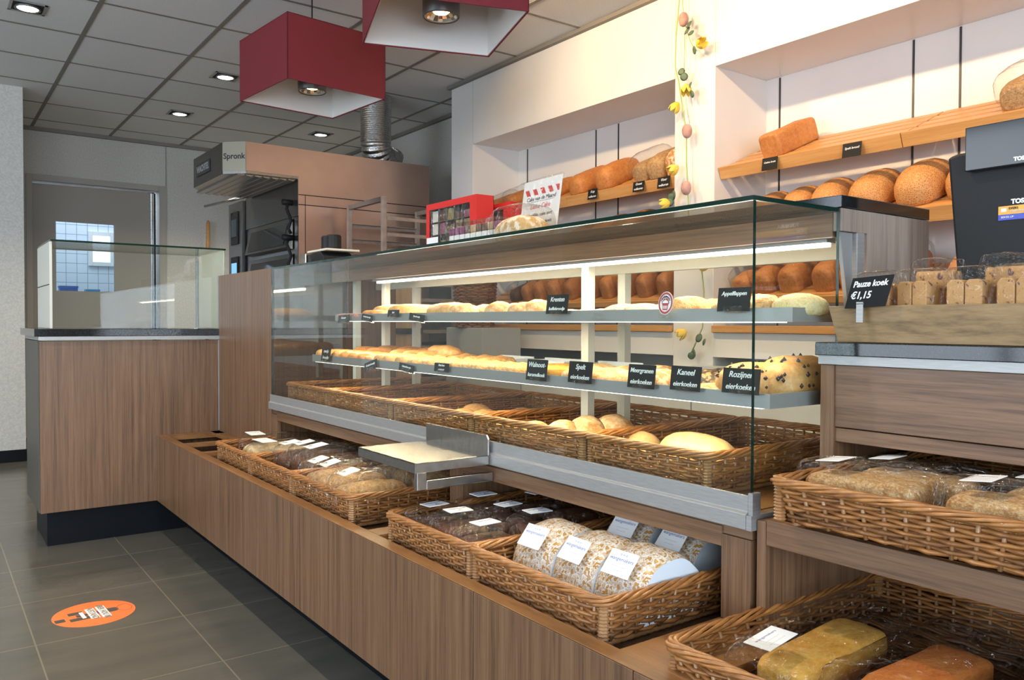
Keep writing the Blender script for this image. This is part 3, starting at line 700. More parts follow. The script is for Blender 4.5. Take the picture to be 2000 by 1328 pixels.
for zf, w_ in ((1.732, 'top'), (1.437, 'middle'), (1.115, 'lowest')):
    h = .058 if w_ != 'lowest' else .03
    wood_shelf(G1+.002, 4.595, zf, f'{w_} beech shelf in the far niche, its far half', h); wood_shelf(2.785, G1-.002, zf, f'{w_} beech shelf in the far niche, its near half', h)
    wood_shelf(G2+.002, 2.525, zf, f'{w_} beech shelf in the near niche, its far half', h); wood_shelf(-.09, G2-.002, zf, f'{w_} beech shelf in the near niche, its near half', h)
for y0, y1, lb in ((2.785, 4.595, 'flat beech board on the sill of the far niche'), (-.09, 2.525, 'flat beech board on the sill of the near niche')):
    tag(MB().box(2.995, 3.38, y0, y1, .9565, .989).build('sill_board', OAK, None, bevel=.002), lb, 'shelf', 'beech boards on the niche sills')
def on_shelf(src, px, py, zf, label, sc=(1, 1, 1), rz=0, group='loaves on the bread wall', dx=.165, roll=0):
    y = at(px, py, 'X', 3.07).y-.03*0
    z = zf+math.tan(SL)*(dx)-.003
    return place(src, USED, (3.05+dx, y, z), (roll, -SL, rz), label, sc, group)
TB = wall_loaf('loaf', B_TAN, 1, dome=.15); TBB = wall_loaf('loaf', B_TAN, 5)
MG = bagged_loaf('bagged_loaf', B_MULTI, 2); DKB = bagged_loaf('bagged_loaf', B_BROWN, 3); LTB = bagged_loaf('bagged_loaf', B_TAN, 4)
DK2 = bagged_loaf('bagged_loaf', B_DARK, 8)
SD = wall_loaf('seeded_loaf', B_SEED, 6, dome=.2); MU = wall_loaf('multigrain_loaf', B_MULTI, 7, dome=.1)
on_shelf(DKB, 948, 380, 1.732, 'dark brown bagged loaf at the far end of the top shelf', (1, .75, .62))
on_shelf(LTB, 985, 385, 1.732, 'pale bagged loaf beside the cake of the month sign', (.9, .95, .8))
on_shelf(TB, 1063, 380, 1.732, 'tan loaf just behind the cake of the month sign', (1, 1, .85))
on_shelf(TBB, 1122, 375, 1.732, 'large tan loaf with a pale seam, right of the sign', (1.1, 1.15, 1.15))
on_shelf(TB, 1175, 372, 1.732, 'smooth tan loaf above the first small price card', (1.1, 1.12, 1.2))
on_shelf(MG, 1243, 362, 1.732, 'bagged multigrain loaf leaning on the top shelf of the far niche', (1, 1.05, 1.1))
on_shelf(MU, 1277, 352, 1.732, 'brown grain loaf between the bagged one and the oat one', (1.1, .95, 1.2))
on_shelf(SD, 1312, 340, 1.732, 'oat flake covered loaf at the near end of the far niche', (1.05, 1.0, 1.2))
on_shelf(TB, 1165, 420, 1.437, 'loaf whose crust just shows above the case glass, left one', (1, 1.1, 1)); on_shelf(TB, 1215, 420, 1.437, 'loaf whose crust just shows above the case glass, right one', (1, 1.1, 1.05))
on_shelf(TBB, 1110, 425, 1.437, 'loaf hidden mostly behind the poppy cake on the middle shelf', (1, 1, .8))
for k, (px, src, h) in enumerate(((992, DK2, .75), (1016, LTB, 1), (1040, LTB, 1.1), (1068, LTB, 1.2), (1100, DKB, 1.15), (1140, DKB, 1.15), (1172, LTB, 1.2), (1205, DKB, 1.2), (1243, DKB, 1.2), (1284, DKB, 1.2))):
    on_shelf(src, px+6, 580, 1.115, f'bagged loaf behind the case glass on the lowest shelf, {ORD[k]} from the far end', (1.05, .82, h*1.15))
TIN = bread_thing('tin_loaf', 'bread', loaf(.28, .12, .12, 9, .18, .3, .003, 12, nu=30, nv=24, flat=.12), B_TAN)
on_shelf(TIN, 1508, 300, 1.732, 'square tin loaf standing alone on the upper shelf of the near niche', (.98, .98, 1.0), -.10)
on_shelf(MG, 1980, 225, 1.732, 'bagged dark loaf at the picture edge on the upper beech shelf', (1, 1.15, 1.1))
TG = bread_thing('tiger_loaf', 'bread', loaf(.25, .16, .15, 11, .75, .85, .004, 10, dome=.12), B_TIGER)
for k, (px, sc) in enumerate(((1478, .85), (1535, .9), (1597, 1.0), (1680, 1.08), (1775, 1.15), (1868, 1.0))):
    on_shelf(TG, px, 400, 1.437, f'crackled tiger bread on the middle shelf of the near niche, {ORD[k]} from the left', (sc, sc, sc*1.02), .05*(k % 3-1), 'tiger loaves in the near niche')
for k, (px, src, h) in enumerate(((1436, LTB, .95), (1476, LTB, 1.15), (1528, LTB, 1.25), (1596, LTB, 1.3), (1650, LTB, 1.25), (1735, DKB, 1.1), (1870, TG, .9))):
    on_shelf(src, px+4, 590, 1.115, f'loaf on the lowest shelf of the near niche, {ORD[k]} from the left', (1, 1.0, h))

# small price cards on the shelf fronts
def card(px0, px1, py0, py1, X, lines, label, tilt=0, group='black price cards', lean=.12, holder=True, name='price_card', mtx=None, sz=None):
    pc = ((px0+px1)/2, (py0+py1)/2); c = at(*pc, 'X', X); w_ = abs(at(px0, pc[1], 'X', X).y-at(px1, pc[1], 'X', X).y); h = at(pc[0], py0, 'X', X).z-at(pc[0], py1, 'X', X).z
    t = thing(name, label, 'sign', c, 0, group)
    M = Matrix.Rotation(tilt, 4, 'X') @ face((0, 0, 0), (0, -1, 0), (lean, 0, 1))
    if holder: h2 = h*.5
    MB().box(-w_/2, w_/2, -h/2, h/2, -.0015, 0, 0, M).build('card', SLATE, t, world=False, bevel=.0006)
    if lines:
        ls = []; n_ = len(lines)
        for k, tx in enumerate(lines):
            s_ = sz or min(h*.34, w_*1.75/max(5, len(tx)))
            ls.append((tx, s_, 0, h*(.24-.48*k/max(1, n_-1)) if n_ > 1 else h*.12))
        write(ls, CHALK, t, M, 'writing', .22, .0001)
    if holder:
        o = MB().box(-w_*.28, w_*.28, -h/2-.001, -h/2+.010, .0015, .0025, 0, M).box(-w_*.28, w_*.28, -h/2-.002, -h/2-.001, -.02, .0025, 0, M)
        o.build('acrylic_holder', BAG, t, world=False)
    return t
G = 'price cards on the bread wall'
card(1148, 1166, 369, 389, 3.026, ['Kop', 'volkoren'], 'small black price card on the far niche shelf, left of three', group=G, holder=False)
card(1236, 1258, 354, 374, 3.026, ['Groot', 'volkoren'], 'small black price card below the multigrain loaf', group=G, holder=False)
card(1284, 1308, 345, 367, 3.026, ['Vloer', 'volkoren'], 'small black price card below the oat flake loaf', group=G, holder=False)
card(1488, 1518, 307, 332, 3.024, ['Casino bruin'], 'black card reading Casino bruin below the tin loaf', group=G, holder=False)
card(1645, 1682, 278, 306, 3.024, ['Spelt brood'], 'black card reading Spelt brood on the upper beech shelf', group=G, holder=False)

# ------------------------------------------------------------------ pastry on the two case shelves
def solo(name, cat, mb, mats):
    o = mb.build(name, mats, None, True); o['category'] = cat; return o
UZ, LZ = 1.0145, .8565
def up_(src, px, X, label, sc=(1, 1, 1), rz=0, group='pastry on the upper case shelf'):
    return place(src, USED, (X, at(px, 600, 'X', X).y, UZ), rz, label, sc, group)
def lo_(src, px, X, label, sc=(1, 1, 1), rz=0, group='pastry on the lower case shelf'):
    return place(src, USED, (X, at(px, 740, 'X', X).y, LZ), rz, label, sc, group)
BAG1 = solo('baguette', 'bread', loaf(.20, .072, .056, 20, .5, .8, .003, 20), B_ROLL)
RUST = solo('rustic_roll', 'bread roll', loaf(.12, .085, .062, 21, .8, .9, .006, 22), B_FLOUR)
SAUS = solo('sausage_roll', 'pastry', loaf(.13, .042, .036, 22, .4, .9, .0015, 20), B_SAUS)
PIZ = solo('pizza_slice', 'pastry', loaf(.13, .07, .024, 23, .6, .8, .005, 40), B_PINK)
DAN = solo('iced_danish', 'pastry', loaf(.11, .10, .026, 24, .85, 1, .004, 26), B_ICING)
SUG = solo('sugared_bun', 'pastry', loaf(.11, .09, .040, 25, .8, .9, .006, 34), B_SUGAR)
TUR = solo('apple_turnover', 'pastry', loaf(.12, .085, .046, 26, .7, .9, .006, 36, dome=.3), B_PUFF)
PAL = solo('pale_turnover', 'pastry', loaf(.12, .09, .046, 27, .8, .9, .004, 60, dome=.25), crust('sugar_crusted_pastry', (.68, .52, .22), (.80, .68, .42), 80, .7))
for k, px in enumerate((692, 708, 724)): up_(PIZ, px, 1.36, f'pink topped pizza slice at the far end of the upper shelf, {ORD[k]} of three', rz=.1*k)
for k, px in enumerate((741, 753)): up_(SAUS, px, 1.37, f'small glazed sausage roll on the upper shelf, {ORD[k]} of two', (1, 1.1, 1.1))
up_(BAG1, 783, 1.45, 'pale baguette farthest back on the upper shelf', (1.1, 1.1, 1.2))
up_(BAG1, 812, 1.40, 'thick pale baguette end facing front on the upper shelf', (1, 1.25, 1.15))
up_(BAG1, 868, 1.37, 'long crusty baguette lying lengthwise on the upper shelf', (1.25, 1, 1.1), PI/2-.25)
up_(BAG1, 880, 1.46, 'pale baguette lying lengthwise behind the crusty one', (1.2, 1, 1.25), PI/2-.1)
for k, (px, X, s_) in enumerate(((908, 1.37, 1), (946, 1.44, .95), (975, 1.37, 1.05), (1003, 1.42, .95), (1022, 1.37, .95), (1050, 1.40, 1.12))):
    up_(RUST, px, X, f'crusty floury roll on the upper shelf, {ORD[k]} from the left', (.85, s_*.95, s_), .3*(k % 3))
for k, (px, X) in enumerate(((1120, 1.36), (1150, 1.38), (1178, 1.36), (1200, 1.45), (1150, 1.48))): up_(DAN, px, X, f'flat iced danish behind the currant bun sign, {ORD[k]} of five', (1, .9, 1), .4*k)
for k, (px, X) in enumerate(((1222, 1.36), (1256, 1.36), (1240, 1.46), (1280, 1.45))): up_(SUG, px, X, f'sugar dusted bun beside the round cupcake sign, {ORD[k]} of four', (1, 1, 1), .5*k)
for k, (px, X, s_) in enumerate(((1345, 1.38, 1), (1395, 1.46, .9), (1436, 1.37, 1), (1490, 1.39, 1.0))): up_(TUR, px, X, f'puff pastry apple turnover around the Appelflappen sign, {ORD[k]} from the left', (1, s_, 1.05*s_), .3*k-.3)
up_(PAL, 1564, 1.385, 'pale sugar crusted turnover at the near end of the upper shelf', (1.0, 1.1, 1.1), .2)
# lower shelf
ROL = solo('filled_roll', 'bread roll', loaf(.13, .06, .048, 28, .5, .85, .002, 20), B_ROLL)
GLZ = solo('glazed_bun', 'bread roll', loaf(.12, .07, .05, 29, .7, .9, .003, 16), B_SAUS)
CRO = solo('croissant_roll', 'pastry', loaf(.12, .062, .042, 30, .6, .8, .007, 30), B_PUFF)
OVB = solo('oval_bun', 'bread roll', loaf(.13, .10, .048, 31, .75, .9, .003, 14), B_FLOUR)
FLATC = solo('flat_egg_cake', 'cake', loaf(.12, .10, .026, 32, .8, 1, .002, 20), B_ROLL)
SEEDB = solo('seeded_bun', 'bread roll', loaf(.13, .10, .055, 33, .8, .9, .004, 20), B_SEED)
DSEED = solo('dark_seeded_bun', 'bread roll', loaf(.13, .10, .055, 34, .8, .9, .004, 20), noisy('poppy_seed_crust', (.03, .025, .02), (.38, .22, .09), 110, .6, lo=.50, hi=.58, b=.5))
TART = solo('caramel_walnut_tart', 'cake', MB().lathe([(.0001, 0), (.032, 0), (.042, .026), (.039, .028), (.037, .022), (.0001, .026)], n=22), B_YEL)
def raisin_bread():
    mb = loaf(.24, .12, .085, 35, .65, .85, .004, 14, dome=.15); rnd = random.Random(4); V = list(mb.v)
    for k in range(95):
        v = Vector(rnd.choice(V[40:-40]))
        if v.z < .02: continue
        a = v.copy(); s0 = rnd.uniform(.0035, .006)
        vs = [a+Vector((dx*s0*1.5, dy*s0, dz*s0)) for dx, dy, dz in ((1, 0, 0), (-1, 0, 0), (0, 1, 0), (0, -1, 0), (0, 0, 1), (0, 0, -1))]
        mb.add(vs, [(0, 2, 4), (2, 1, 4), (1, 3, 4), (3, 0, 4), (2, 0, 5), (1, 2, 5), (3, 1, 5), (0, 3, 5)], 1)
    return solo('raisin_loaf', 'bread', mb, [B_ROLL, RAISIN])
RAI = raisin_bread()
L2 = [(ROL, 650), (ROL, 664), (ROL, 679), (GLZ, 694), (GLZ, 710), (GLZ, 730), (SAUS, 747), (ROL, 764), (ROL, 785), (ROL, 808), (CRO, 833), (CRO, 858), (CRO, 884), (CRO, 908), (CRO, 934), (CRO, 960), (CRO, 990), (CRO, 1018)]
for k, (src, px) in enumerate(L2): lo_(src, px, 1.305, f'small {src.name.split(".")[0].replace("_", " ")} in the lower shelf front row, {ORD[k]} from the left', (1, 1.05, 1), .12*((k*7) % 5-2))
for k, (src, px) in enumerate(((GLZ, 716), (GLZ, 742), (SAUS, 768), (ROL, 792), (ROL, 820), (ROL, 848), (CRO, 878), (CRO, 906), (CRO, 940), (CRO, 972))):
    lo_(src, px, 1.43, f'{src.name.split(".")[0].replace("_", " ")} in the lower shelf middle row, {ORD[k]} from the left', (1, 1.05, 1.2), .1*((k*5) % 4-2))
for k, px in enumerate((760, 800, 840, 878)): lo_(GLZ, px, 1.52, f'brown glazed bun in the lower shelf back row, {ORD[k]} of four', (1, 1.3, 1.3))
lo_(BAG1, 868, 1.47, 'long pale baguette on top at the back of the lower shelf', (1.25, 1.05, 1.5), PI/2-.2)
for k, (px, X) in enumerate(((1080, 1.29), (1098, 1.36), (1062, 1.38), (1094, 1.44))): lo_(TART, px, X, f'small walnut caramel tart behind the Walnoot card, {ORD[k]} of four')
for k, (px, X, s_) in enumerate(((1142, 1.32, .8), (1186, 1.31, 1.05), (1165, 1.42, 1.0), (1222, 1.42, .9))): lo_(OVB, px, X, f'floury oval spelt bun near the Spelt card, {ORD[k]} of four', (1, s_, 1))
for k, (px, X, src) in enumerate(((1292, 1.31, SEEDB), (1290, 1.42, SEEDB), (1340, 1.40, SEEDB), (1388, 1.39, DSEED), (1420, 1.47, DSEED), (1448, 1.40, DSEED))):
    lo_(src, px, X, f'{src.name.split(".")[0].replace("_", " ")} behind the egg cake cards, {ORD[k]} from the left', (1, .95, 1), .3*k)
lo_(OVB, 1388, 1.29, 'pale flat bun between the Kaneel and Rozijnen cards', (.8, .9, .6))
lo_(RAI, 1490, 1.37, 'raisin loaf just behind the glass corner', (.85, 1, .95), -.1); lo_(RAI, 1560, 1.42, 'second raisin loaf at the near end of the lower shelf', (.85, .95, 1.15), .05)
for k, px in enumerate((1000, 1090, 1200)):
    y = at(px, 715, 'X', 1.55).y
    o = MB().box(1.50, 1.502, y-.09, y+.09, LZ, LZ+.03).box(1.502, 1.57, y-.09, y-.088, LZ, LZ+.03).box(1.502, 1.57, y+.088, y+.09, LZ, LZ+.03).box(1.57, 1.572, y-.09, y+.09, LZ, LZ+.035).box(1.50, 1.57, y-.09, y+.09, LZ, LZ+.002).build('pastry_tray', TRAYP)
    tag(o, f'white card tray at the back of the lower shelf, {ORD[k]} from the left', 'tray', 'white card trays')
# cards on the case shelves
UX, LX = 1.290, 1.226
card(660, 682, 615, 630, UX, ['Pizza punt'], 'tiny price card at the far end of the upper case shelf', -.05)
card(706, 727, 614, 627, UX, ['saucijzen broodje'], 'tiny price card below the small glazed sausage rolls', .1)
card(757, 779, 605, 619, UX, ['Stok'], 'tiny upright price card in front of the far baguettes')
card(799, 828, 613, 627, UX, ['Kaas broodje'], 'tiny leaning price card in front of the thick baguette', .1)
card(1067, 1109, 575, 613, UX, ['Krenten', 'koffiebroodje'], 'black card reading Krenten koffiebroodje on the upper case shelf')
card(1401, 1465, 561, 608, UX, ['Appelflappen', ' '], 'black card reading Appelflappen near the glass corner')
card(628, 645, 679, 705, LX, ['saucijs', 'broodje'], 'tall narrow price card at the far end of the lower shelf')
card(711, 736, 705, 723, LX, ['Kroket broodje'], 'tiny price card tilted right on the lower shelf', -.22)
card(779, 808, 711, 726, LX, ['Frikandelbroodje'], 'tiny price card on the lower shelf, middle of three', .08)
card(848, 876, 709, 726, LX, ['Ham kaas', 'croissant'], 'tiny price card in front of the croissant rolls')
card(1028, 1068, 702, 743, LX, ['Walnoot-', 'karamelkoek'], 'black card reading Walnoot karamelkoek')
card(1110, 1156, 706, 748, LX, ['Spelt', 'eierkoeken'], 'black card reading Spelt eierkoeken')
card(1226, 1279, 712, 758, LX, ['Meergranen', 'eierkoeken'], 'black card reading Meergranen eierkoeken')
card(1309, 1368, 715, 763, LX, ['Kaneel', 'eierkoeken'], 'black card reading Kaneel eierkoeken')
card(1410, 1483, 719, 769, LX, ['Rozijnen', 'eierkoeken'], 'black card reading Rozijnen eierkoeken beside the glass corner')
o = at(1168, 617, 'X', UX)
t = thing('card_holder', 'empty clear acrylic card holder on the upper case shelf', 'card holder', o)
MB().box(-.004, -.002, -.02, .02, -.006, .008).box(-.004, .012, -.02, .02, -.008, -.006).build('acrylic', BAG, t, world=False)
# round cupcake sign
c = at(1300, 592, 'X', UX)
t = thing('cupcake_sign', 'round red and white cupcake sign on the upper case shelf', 'sign', c)
M = face((0, 0, 0), (0, -1, 0), (.12, 0, 1)) @ Matrix.Scale(.92, 4, (0, 1, 0)) 
def disc(mb, r0, r1, z, mi, n=40, sy=1.28, cx=0, cy=0):
    vs = [M @ Vector((cx+r*math.cos(2*PI*k/n), cy+r*sy*math.sin(2*PI*k/n), z)) for r in (r0, r1) for k in range(n)]
    mb.add(vs, [(k, (k+1) % n, n+(k+1) % n, n+k) for k in range(n)], mi)
mb = MB(); disc(mb, .0001, .0212, -.001, 0); disc(mb, .0001, .0212, 0, 0); disc(mb, .0160, .0200, .0004, 1)
mb.prism([(-.0088, -.002), (.0088, -.002), (.0068, -.0165), (-.0068, -.0165)], 'Z', .0004, .0007, 1, M)
mb.prism([(-.0105, -.002), (.0105, -.002), (.0105, .002), (.006, .0095), (.0, .0135), (-.006, .0095), (-.0105, .002)], 'Z', .0003, .0006, 1, M)
for k in range(5): mb.prism([(-.0062+k*.0028, -.006), (-.0048+k*.0028, -.006), (-.0046+k*.0024, -.0135), (-.0056+k*.0024, -.0135)], 'Z', .0007, .0009, 0, M)
mb.prism([(-.0085, .0), (.0085, .0), (.006, .005), (0, .0075), (-.006, .005)], 'Z', .0006, .0009, 0, M)
disc(mb, .0001, .0011, .0009, 0, 12, 1.2, 0, .0105)
mb.build('sign_face', [PAPER, mat('cupcake_red', (.42, .05, .06), .5)], t, world=False)
ls = []
for k, ch in enumerate('WANGEMAKERS'):
    a = math.radians(152-k*12.4); me = text_mesh(ch, .0056, M @ Matrix.Translation((.0128*math.cos(a), .0165*math.sin(a)-.0012, .001)) @ Matrix.Rotation(a-PI/2, 4, 'Z')); ls.append(me)
mb = MB()
for me in ls: mb.add([v.co for v in me.vertices], [tuple(p.vertices) for p in me.polygons]); D.meshes.remove(me)
mb.build('lettering', INK, t, world=False)
MB().box(-.003, .006, -.017, .017, -.032, -.030).box(-.003, -.002, -.017, .017, -.032, -.022).build('acrylic_holder', BAG, t, world=False)

# rolls in the case baskets
BUN = solo('round_bun', 'bread roll', loaf(.095, .085, .062, 40, .85, .95, .0015, 12), B_ROLL)
CRB = solo('crusty_roll', 'bread roll', loaf(.11, .10, .070, 41, .85, .95, .005, 16, dome=.15), B_FLOUR)
OV = solo('oval_roll', 'bread roll', loaf(.19, .10, .085, 42, .8, .95, .0012, 8), crust('smooth_oval_crust', (.74, .46, .19), (.82, .60, .32), 5, .4, .1))
def cb(src, px, X, z, lb, sc=(1, 1, 1), rz=0, g='rolls in the case baskets', py=820): return place(src, USED, (X, at(px, py, 'X', X).y, z), rz, lb, sc, g)
for k, (px, X) in enumerate(((903, 1.33), (946, 1.38), (980, 1.40), (1010, 1.43), (1022, 1.50), (930, 1.45), (968, 1.28))): cb(BUN, px, X, .690, f'pale round roll in the middle case basket, {ORD[k]} of seven', (1, 1, 1.0), .4*k)
for k, (px, X, h) in enumerate(((1040, 1.27, .95), (1098, 1.30, 1.1), (1148, 1.36, 1.25), (1200, 1.42, 1.3))): cb(CRB, px, X, .690, f'crusty floury roll in the case basket, {ORD[k]} from the left', (1, 1, h), .7*k)
cb(OV, 1240, 1.36, .690, 'smaller smooth oval roll in the nearest case basket', (.75, .85, .9), PI/2)
cb(OV, 1362, 1.33, .690, 'large smooth oval roll in the nearest case basket', (1.1, 1.1, 1.2), PI/2-.15)

# ------------------------------------------------------------------ things in the low baskets
FL = bread_thing('bagged_flat_loaf', 'bread', loaf(.27, .13, .05, 50, .5, .8, .004, 40), crust('toasted_oat_crust', (.62, .42, .20), (.82, .68, .42), 70, .7), (.30, .145, .056, dict(tail=.05)), (-.09, .0, .061, .055, .10, (0, 0, 0)), 50)
RY = bread_thing('bagged_rye_bread', 'bread', loaf(.25, .10, .085, 51, .5, .75, .003, 30), B_DARK, (.28, .112, .092, dict(tail=.05)), (-.085, 0, .095, .06, .055, (0, -.15, 0)), 51)
MGB = bread_thing('bagged_multigrain_loaf', 'bread', loaf(.22, .105, .075, 52, .6, .8, .004, 40), B_MULTI, (.25, .118, .082, dict(tail=.05)), (-.07, 0, .084, .05, .05, (0, -.2, 0)), 52)
DP = bread_thing('dark_pack', 'packed cake', loaf(.13, .10, .045, 53, .4, .6, .002, 30), crust('dark_gingerbread', (.09, .035, .018), (.16, .07, .035), 30, .5), (.145, .112, .050, dict(tail=.02)), (-.005, 0, .053, .06, .042, (0, 0, 0)), 53)
place(FL, USED, (1.13, 3.12, .462), -.08, 'pale oat loaf in a clear bag, at the back of the farthest basket', (1, 1, 1.7)); o = place(FL, USED, (1.11, 2.965, .462), .03, 'pale oat loaf in a clear bag, nearer one in the farthest basket', (1, 1.1, 1.6))
place(RY, USED, (1.14, 2.80, .475), .03, 'dark rye bread in clear film, farthest of three'); place(RY, USED, (1.15, 2.685, .478), -.04, 'dark rye bread in clear film, middle of three', (1, 1, 1.1)); place(RY, USED, (1.15, 2.565, .478), .02, 'dark rye bread in clear film, nearest of three', (1.1, 1.05, 1.15))
for k, (x, y, z, rz) in enumerate(((1.06, 2.385, .465, .05), (1.05, 2.265, .465, -.05), (1.05, 2.14, .465, .02), (1.31, 2.38, .468, .06), (1.31, 2.265, .468, -.06), (1.31, 2.14, .468, .03), (1.15, 2.20, .525, .1))):
    if k < 6: place(MGB, USED, (x, y, z), rz, f'bagged multigrain loaf under the steel bag shelf, {ORD[k]} of six', (1.02, 1.08, 1.28+.08*(k % 2)), 'bagged multigrain loaves')
for k, (x, y, rz) in enumerate(((1.03, 1.735, .1), (1.03, 1.625, -.1), (1.03, 1.51, .05), (1.18, 1.74, 0), (1.18, 1.63, .1), (1.18, 1.51, -.1), (1.33, 1.70, .1), (1.33, 1.57, -.05))):
    place(DP, USED, (x, y, .463+.006*(k % 2)), rz, f'small dark pack with a white label beside the printed bags, {ORD[k]} of eight', (1, 1, 1.6), 'dark packs with white labels')
# printed bread bags: half round, the print runs over the arch, the ends are plain white
def printed_bag():
    t = thing('printed_bread_bag', '', 'bread bag'); R_, Wd = .085, .118; mb = MB(); n = 18; m_ = 8; vs = []
    for j in range(m_+1):
        y = -Wd/2+Wd*j/m_; sq = 1-.10*abs(2*j/m_-1)**4
        for i in range(n+1):
            a = PI-PI*i/n; p = Vector((math.cos(a)*R_*1.15*sq, y, max(0, math.sin(a))**.8*.118*sq)); p += Vector((0, 0, noise.noise(p*30)*.004)); vs.append(p)
    k = n+1
    mb.add(vs, [(j*k+i, j*k+i+1, (j+1)*k+i+1, (j+1)*k+i) for j in range(m_) for i in range(n)], 0)
    mb.build('printed_film', PRINT, t, True, world=False)
    MB().add(vs[:k], [tuple(range(k))], 0).build('plain_bag_end', BAGWHITE, t, world=False); MB().add(vs[m_*k:], [tuple(range(k))[::-1]], 0).build('plain_bag_end', BAGWHITE, t, world=False)
    lab(t, -.078, .0, .098, .05, .066, (0, -.86, 0), [], 0, 'paper_label')
    lb = [c_ for c_ in D.objects if c_.parent == t and c_.name.startswith('paper_label')][0]
    M = Matrix.Translation((-.078, 0, .098)) @ Matrix.Rotation(-.86, 4, 'Y') @ Matrix.Rotation(-PI/2, 4, 'Z')
    write([('wangemakers', .0105, 0, .008), ('o o o', .008, 0, .018), ('- - - - - - - -', .007, 0, -.006), ('- - - - - -', .007, 0, -.014)], BLUEINK, lb, M, 'print', .1)
    return t
PB = printed_bag()
for k, (x, y, z, rx, rz, lb) in enumerate(((1.105, 1.335, .455, .0, .03, 'printed brown and white bread bag, farthest of the three in front'), (1.11, 1.205, .455, .0, -.04, 'printed brown and white bread bag, middle one in front'),
                                           (1.115, 1.085, .457, 0, .02, 'printed brown and white bread bag nearest, its white end showing'), (1.31, 1.28, .46, 0, .05, 'printed bread bag lying behind the front three'), (1.32, 1.14, .46, 0, -.05, 'printed bread bag at the back with a bluish end'))):
    place(PB, USED, (x, y, z), (rx, 0, rz), lb, (1, 1.05, 1.0), 'printed bread bags')
# bagged loaf cakes on the checkout shelf
def tin_cake(seed, mt, lx=.21, w_=.10, h=.085):
    mb = loaf(lx, w_, h, seed, .22, .35, .004, 26, nu=30, nv=24, flat=.2, dome=.12); return mb
LC = bread_thing('bagged_loaf_cake', 'cake', tin_cake(60, None), B_CAKE, (.245, .112, .096, dict(e1=.3, e2=.45, tail=.0)), (-.062, 0, .0985, .045, .07, (0, -.10, 0)), 60)
for k, (px, py, X, sc, lb) in enumerate(((1640, 935, 1.36, .95, 'bagged loaf cake at the back left of the checkout shelf basket'), (1690, 965, 1.31, 1, 'bagged loaf cake at the front left of the checkout shelf basket'),
                                     (1900, 965, 1.40, 1, 'bagged loaf cake at the back right of the checkout shelf basket'), (1930, 1000, 1.32, 1.05, 'bagged loaf cake at the front right, with a pink label'))):
    y = (.690, .715, .455, .480)[k]; x = (1.345, 1.235, 1.345, 1.235)[k]
    place(LC, USED, (x, y, .692), -PI/2+(.06, .10)[k % 2], lb, (sc*.88, sc*.92, sc*.84), 'bagged loaf cakes on the checkout shelf')
# yellow and orange cakes in the nearest basket
YC = bread_thing('yellow_cake', 'cake', tin_cake(61, None), B_YEL, (.31, .150, .118, dict(e1=.3, e2=.45, tail=.03)), (-.10, .02, .118, .06, .05, (0, -.12, 0)), 61)
place(YC, USED, (1.150, .735, .446), .10, 'yellow loaf cake in a clear bag, in the nearest low basket', (1.32, .88, .72))
OC = bread_thing('orange_cake', 'cake', tin_cake(62, None), B_ORG, (.31, .145, .118, dict(e1=.3, e2=.45, tail=.03)), None, 62)
place(OC, USED, (1.18, .592, .446), .0, 'orange loaf cake in a clear bag beside the yellow one', (1.25, .9, .70))

# ------------------------------------------------------------------ steel bag shelf on its bracket
t = thing('bag_shelf', 'stainless steel bag shelf bolted in front of the display case rail', 'shelf', (1.05, 1.82, .655))
MB().box(.935, 1.146, 1.672, 1.982, .6635, .6665).box(.935, .938, 1.672, 1.982, .642, .6665).box(.935, 1.146, 1.672, 1.675, .642, .6665).box(.935, 1.146, 1.979, 1.982, .642, .6665).build('tray', STEEL, t, bevel=.001)
MB().prism([(1.672, .66), (1.672, .706), (1.680, .716), (1.982, .716), (1.982, .66)], 'X', 1.1435, 1.1475).build('back_plate', STEEL, t, bevel=.0006)
MB().box(.942, .968, 1.674, 1.69, .600, .642).box(.968, 1.16, 1.674, 1.69, .600, .622).build('bracket', STEEL, t, bevel=.001)

# ------------------------------------------------------------------ oven, duct, rack
OX, OY = 2.064, 5.30
t = thing('deck_oven', 'large steel deck oven with a projecting hood behind the service counter', 'oven', (2.55, 5.85, 0))
MB().box(OX+.004, 3.08, OY+.02, 6.40, .05, 2.165).build('body', STEELD, t)
MB().box(OX+.003, 3.079, OY+.005, OY+.0195, .05, 2.16).build('seam_shade_plate', DARK, t)  # dark plate added behind the panels so their seams look shaded
sd = MB()
zs = [.06, .70, 1.39, 1.795, 1.862, 2.17]
for a, b in zip(zs, zs[1:]):
    if b < 1.9: sd.box(OX, OX+.045, OY, OY+.004, a+.003, b-.003).box(OX+.05, 3.082, OY, OY+.004, a+.003, b-.003)
    else: sd.box(OX, 3.082, OY, OY+.004, a+.003, b)
sd.build('side_panel', OVENSIDE, t)
hb, ht = 1.965, 2.172; hp = [(OX, OY), (1.708, OY), (1.594, 5.413), (1.594, 6.117), (1.70, 6.30), (OX, 6.30)]
MB().prism(hp, 'Z', hb, ht).build('hood', STEELD, t)
MB().box(1.708, OX, OY-.003, OY, 1.983, ht).build('hood_side', OVENSIDE, t)
M = face((1.651, 5.3565, (1.983+ht)/2), (1.708-1.594, OY-5.413, 0), (0, 0, 1))
MB().box(-.0803, .0803, -.0945, .0945, .0, .003, 0, M).build('brand_panel', mat('champagne_steel', (.30, .275, .21), .4, metal=.6), t)
write([('Spronk', .052, 0, .0)], INK, t, M @ Matrix.Translation((0, 0, .003)), 'lettering', 0, .0012)
inv = Matrix.Translation(-Vector(t.location))
D.objects[[o for o in D.objects if o.parent == t and o.name.startswith('lettering')][0].name].data.transform(inv)
fz = MB()
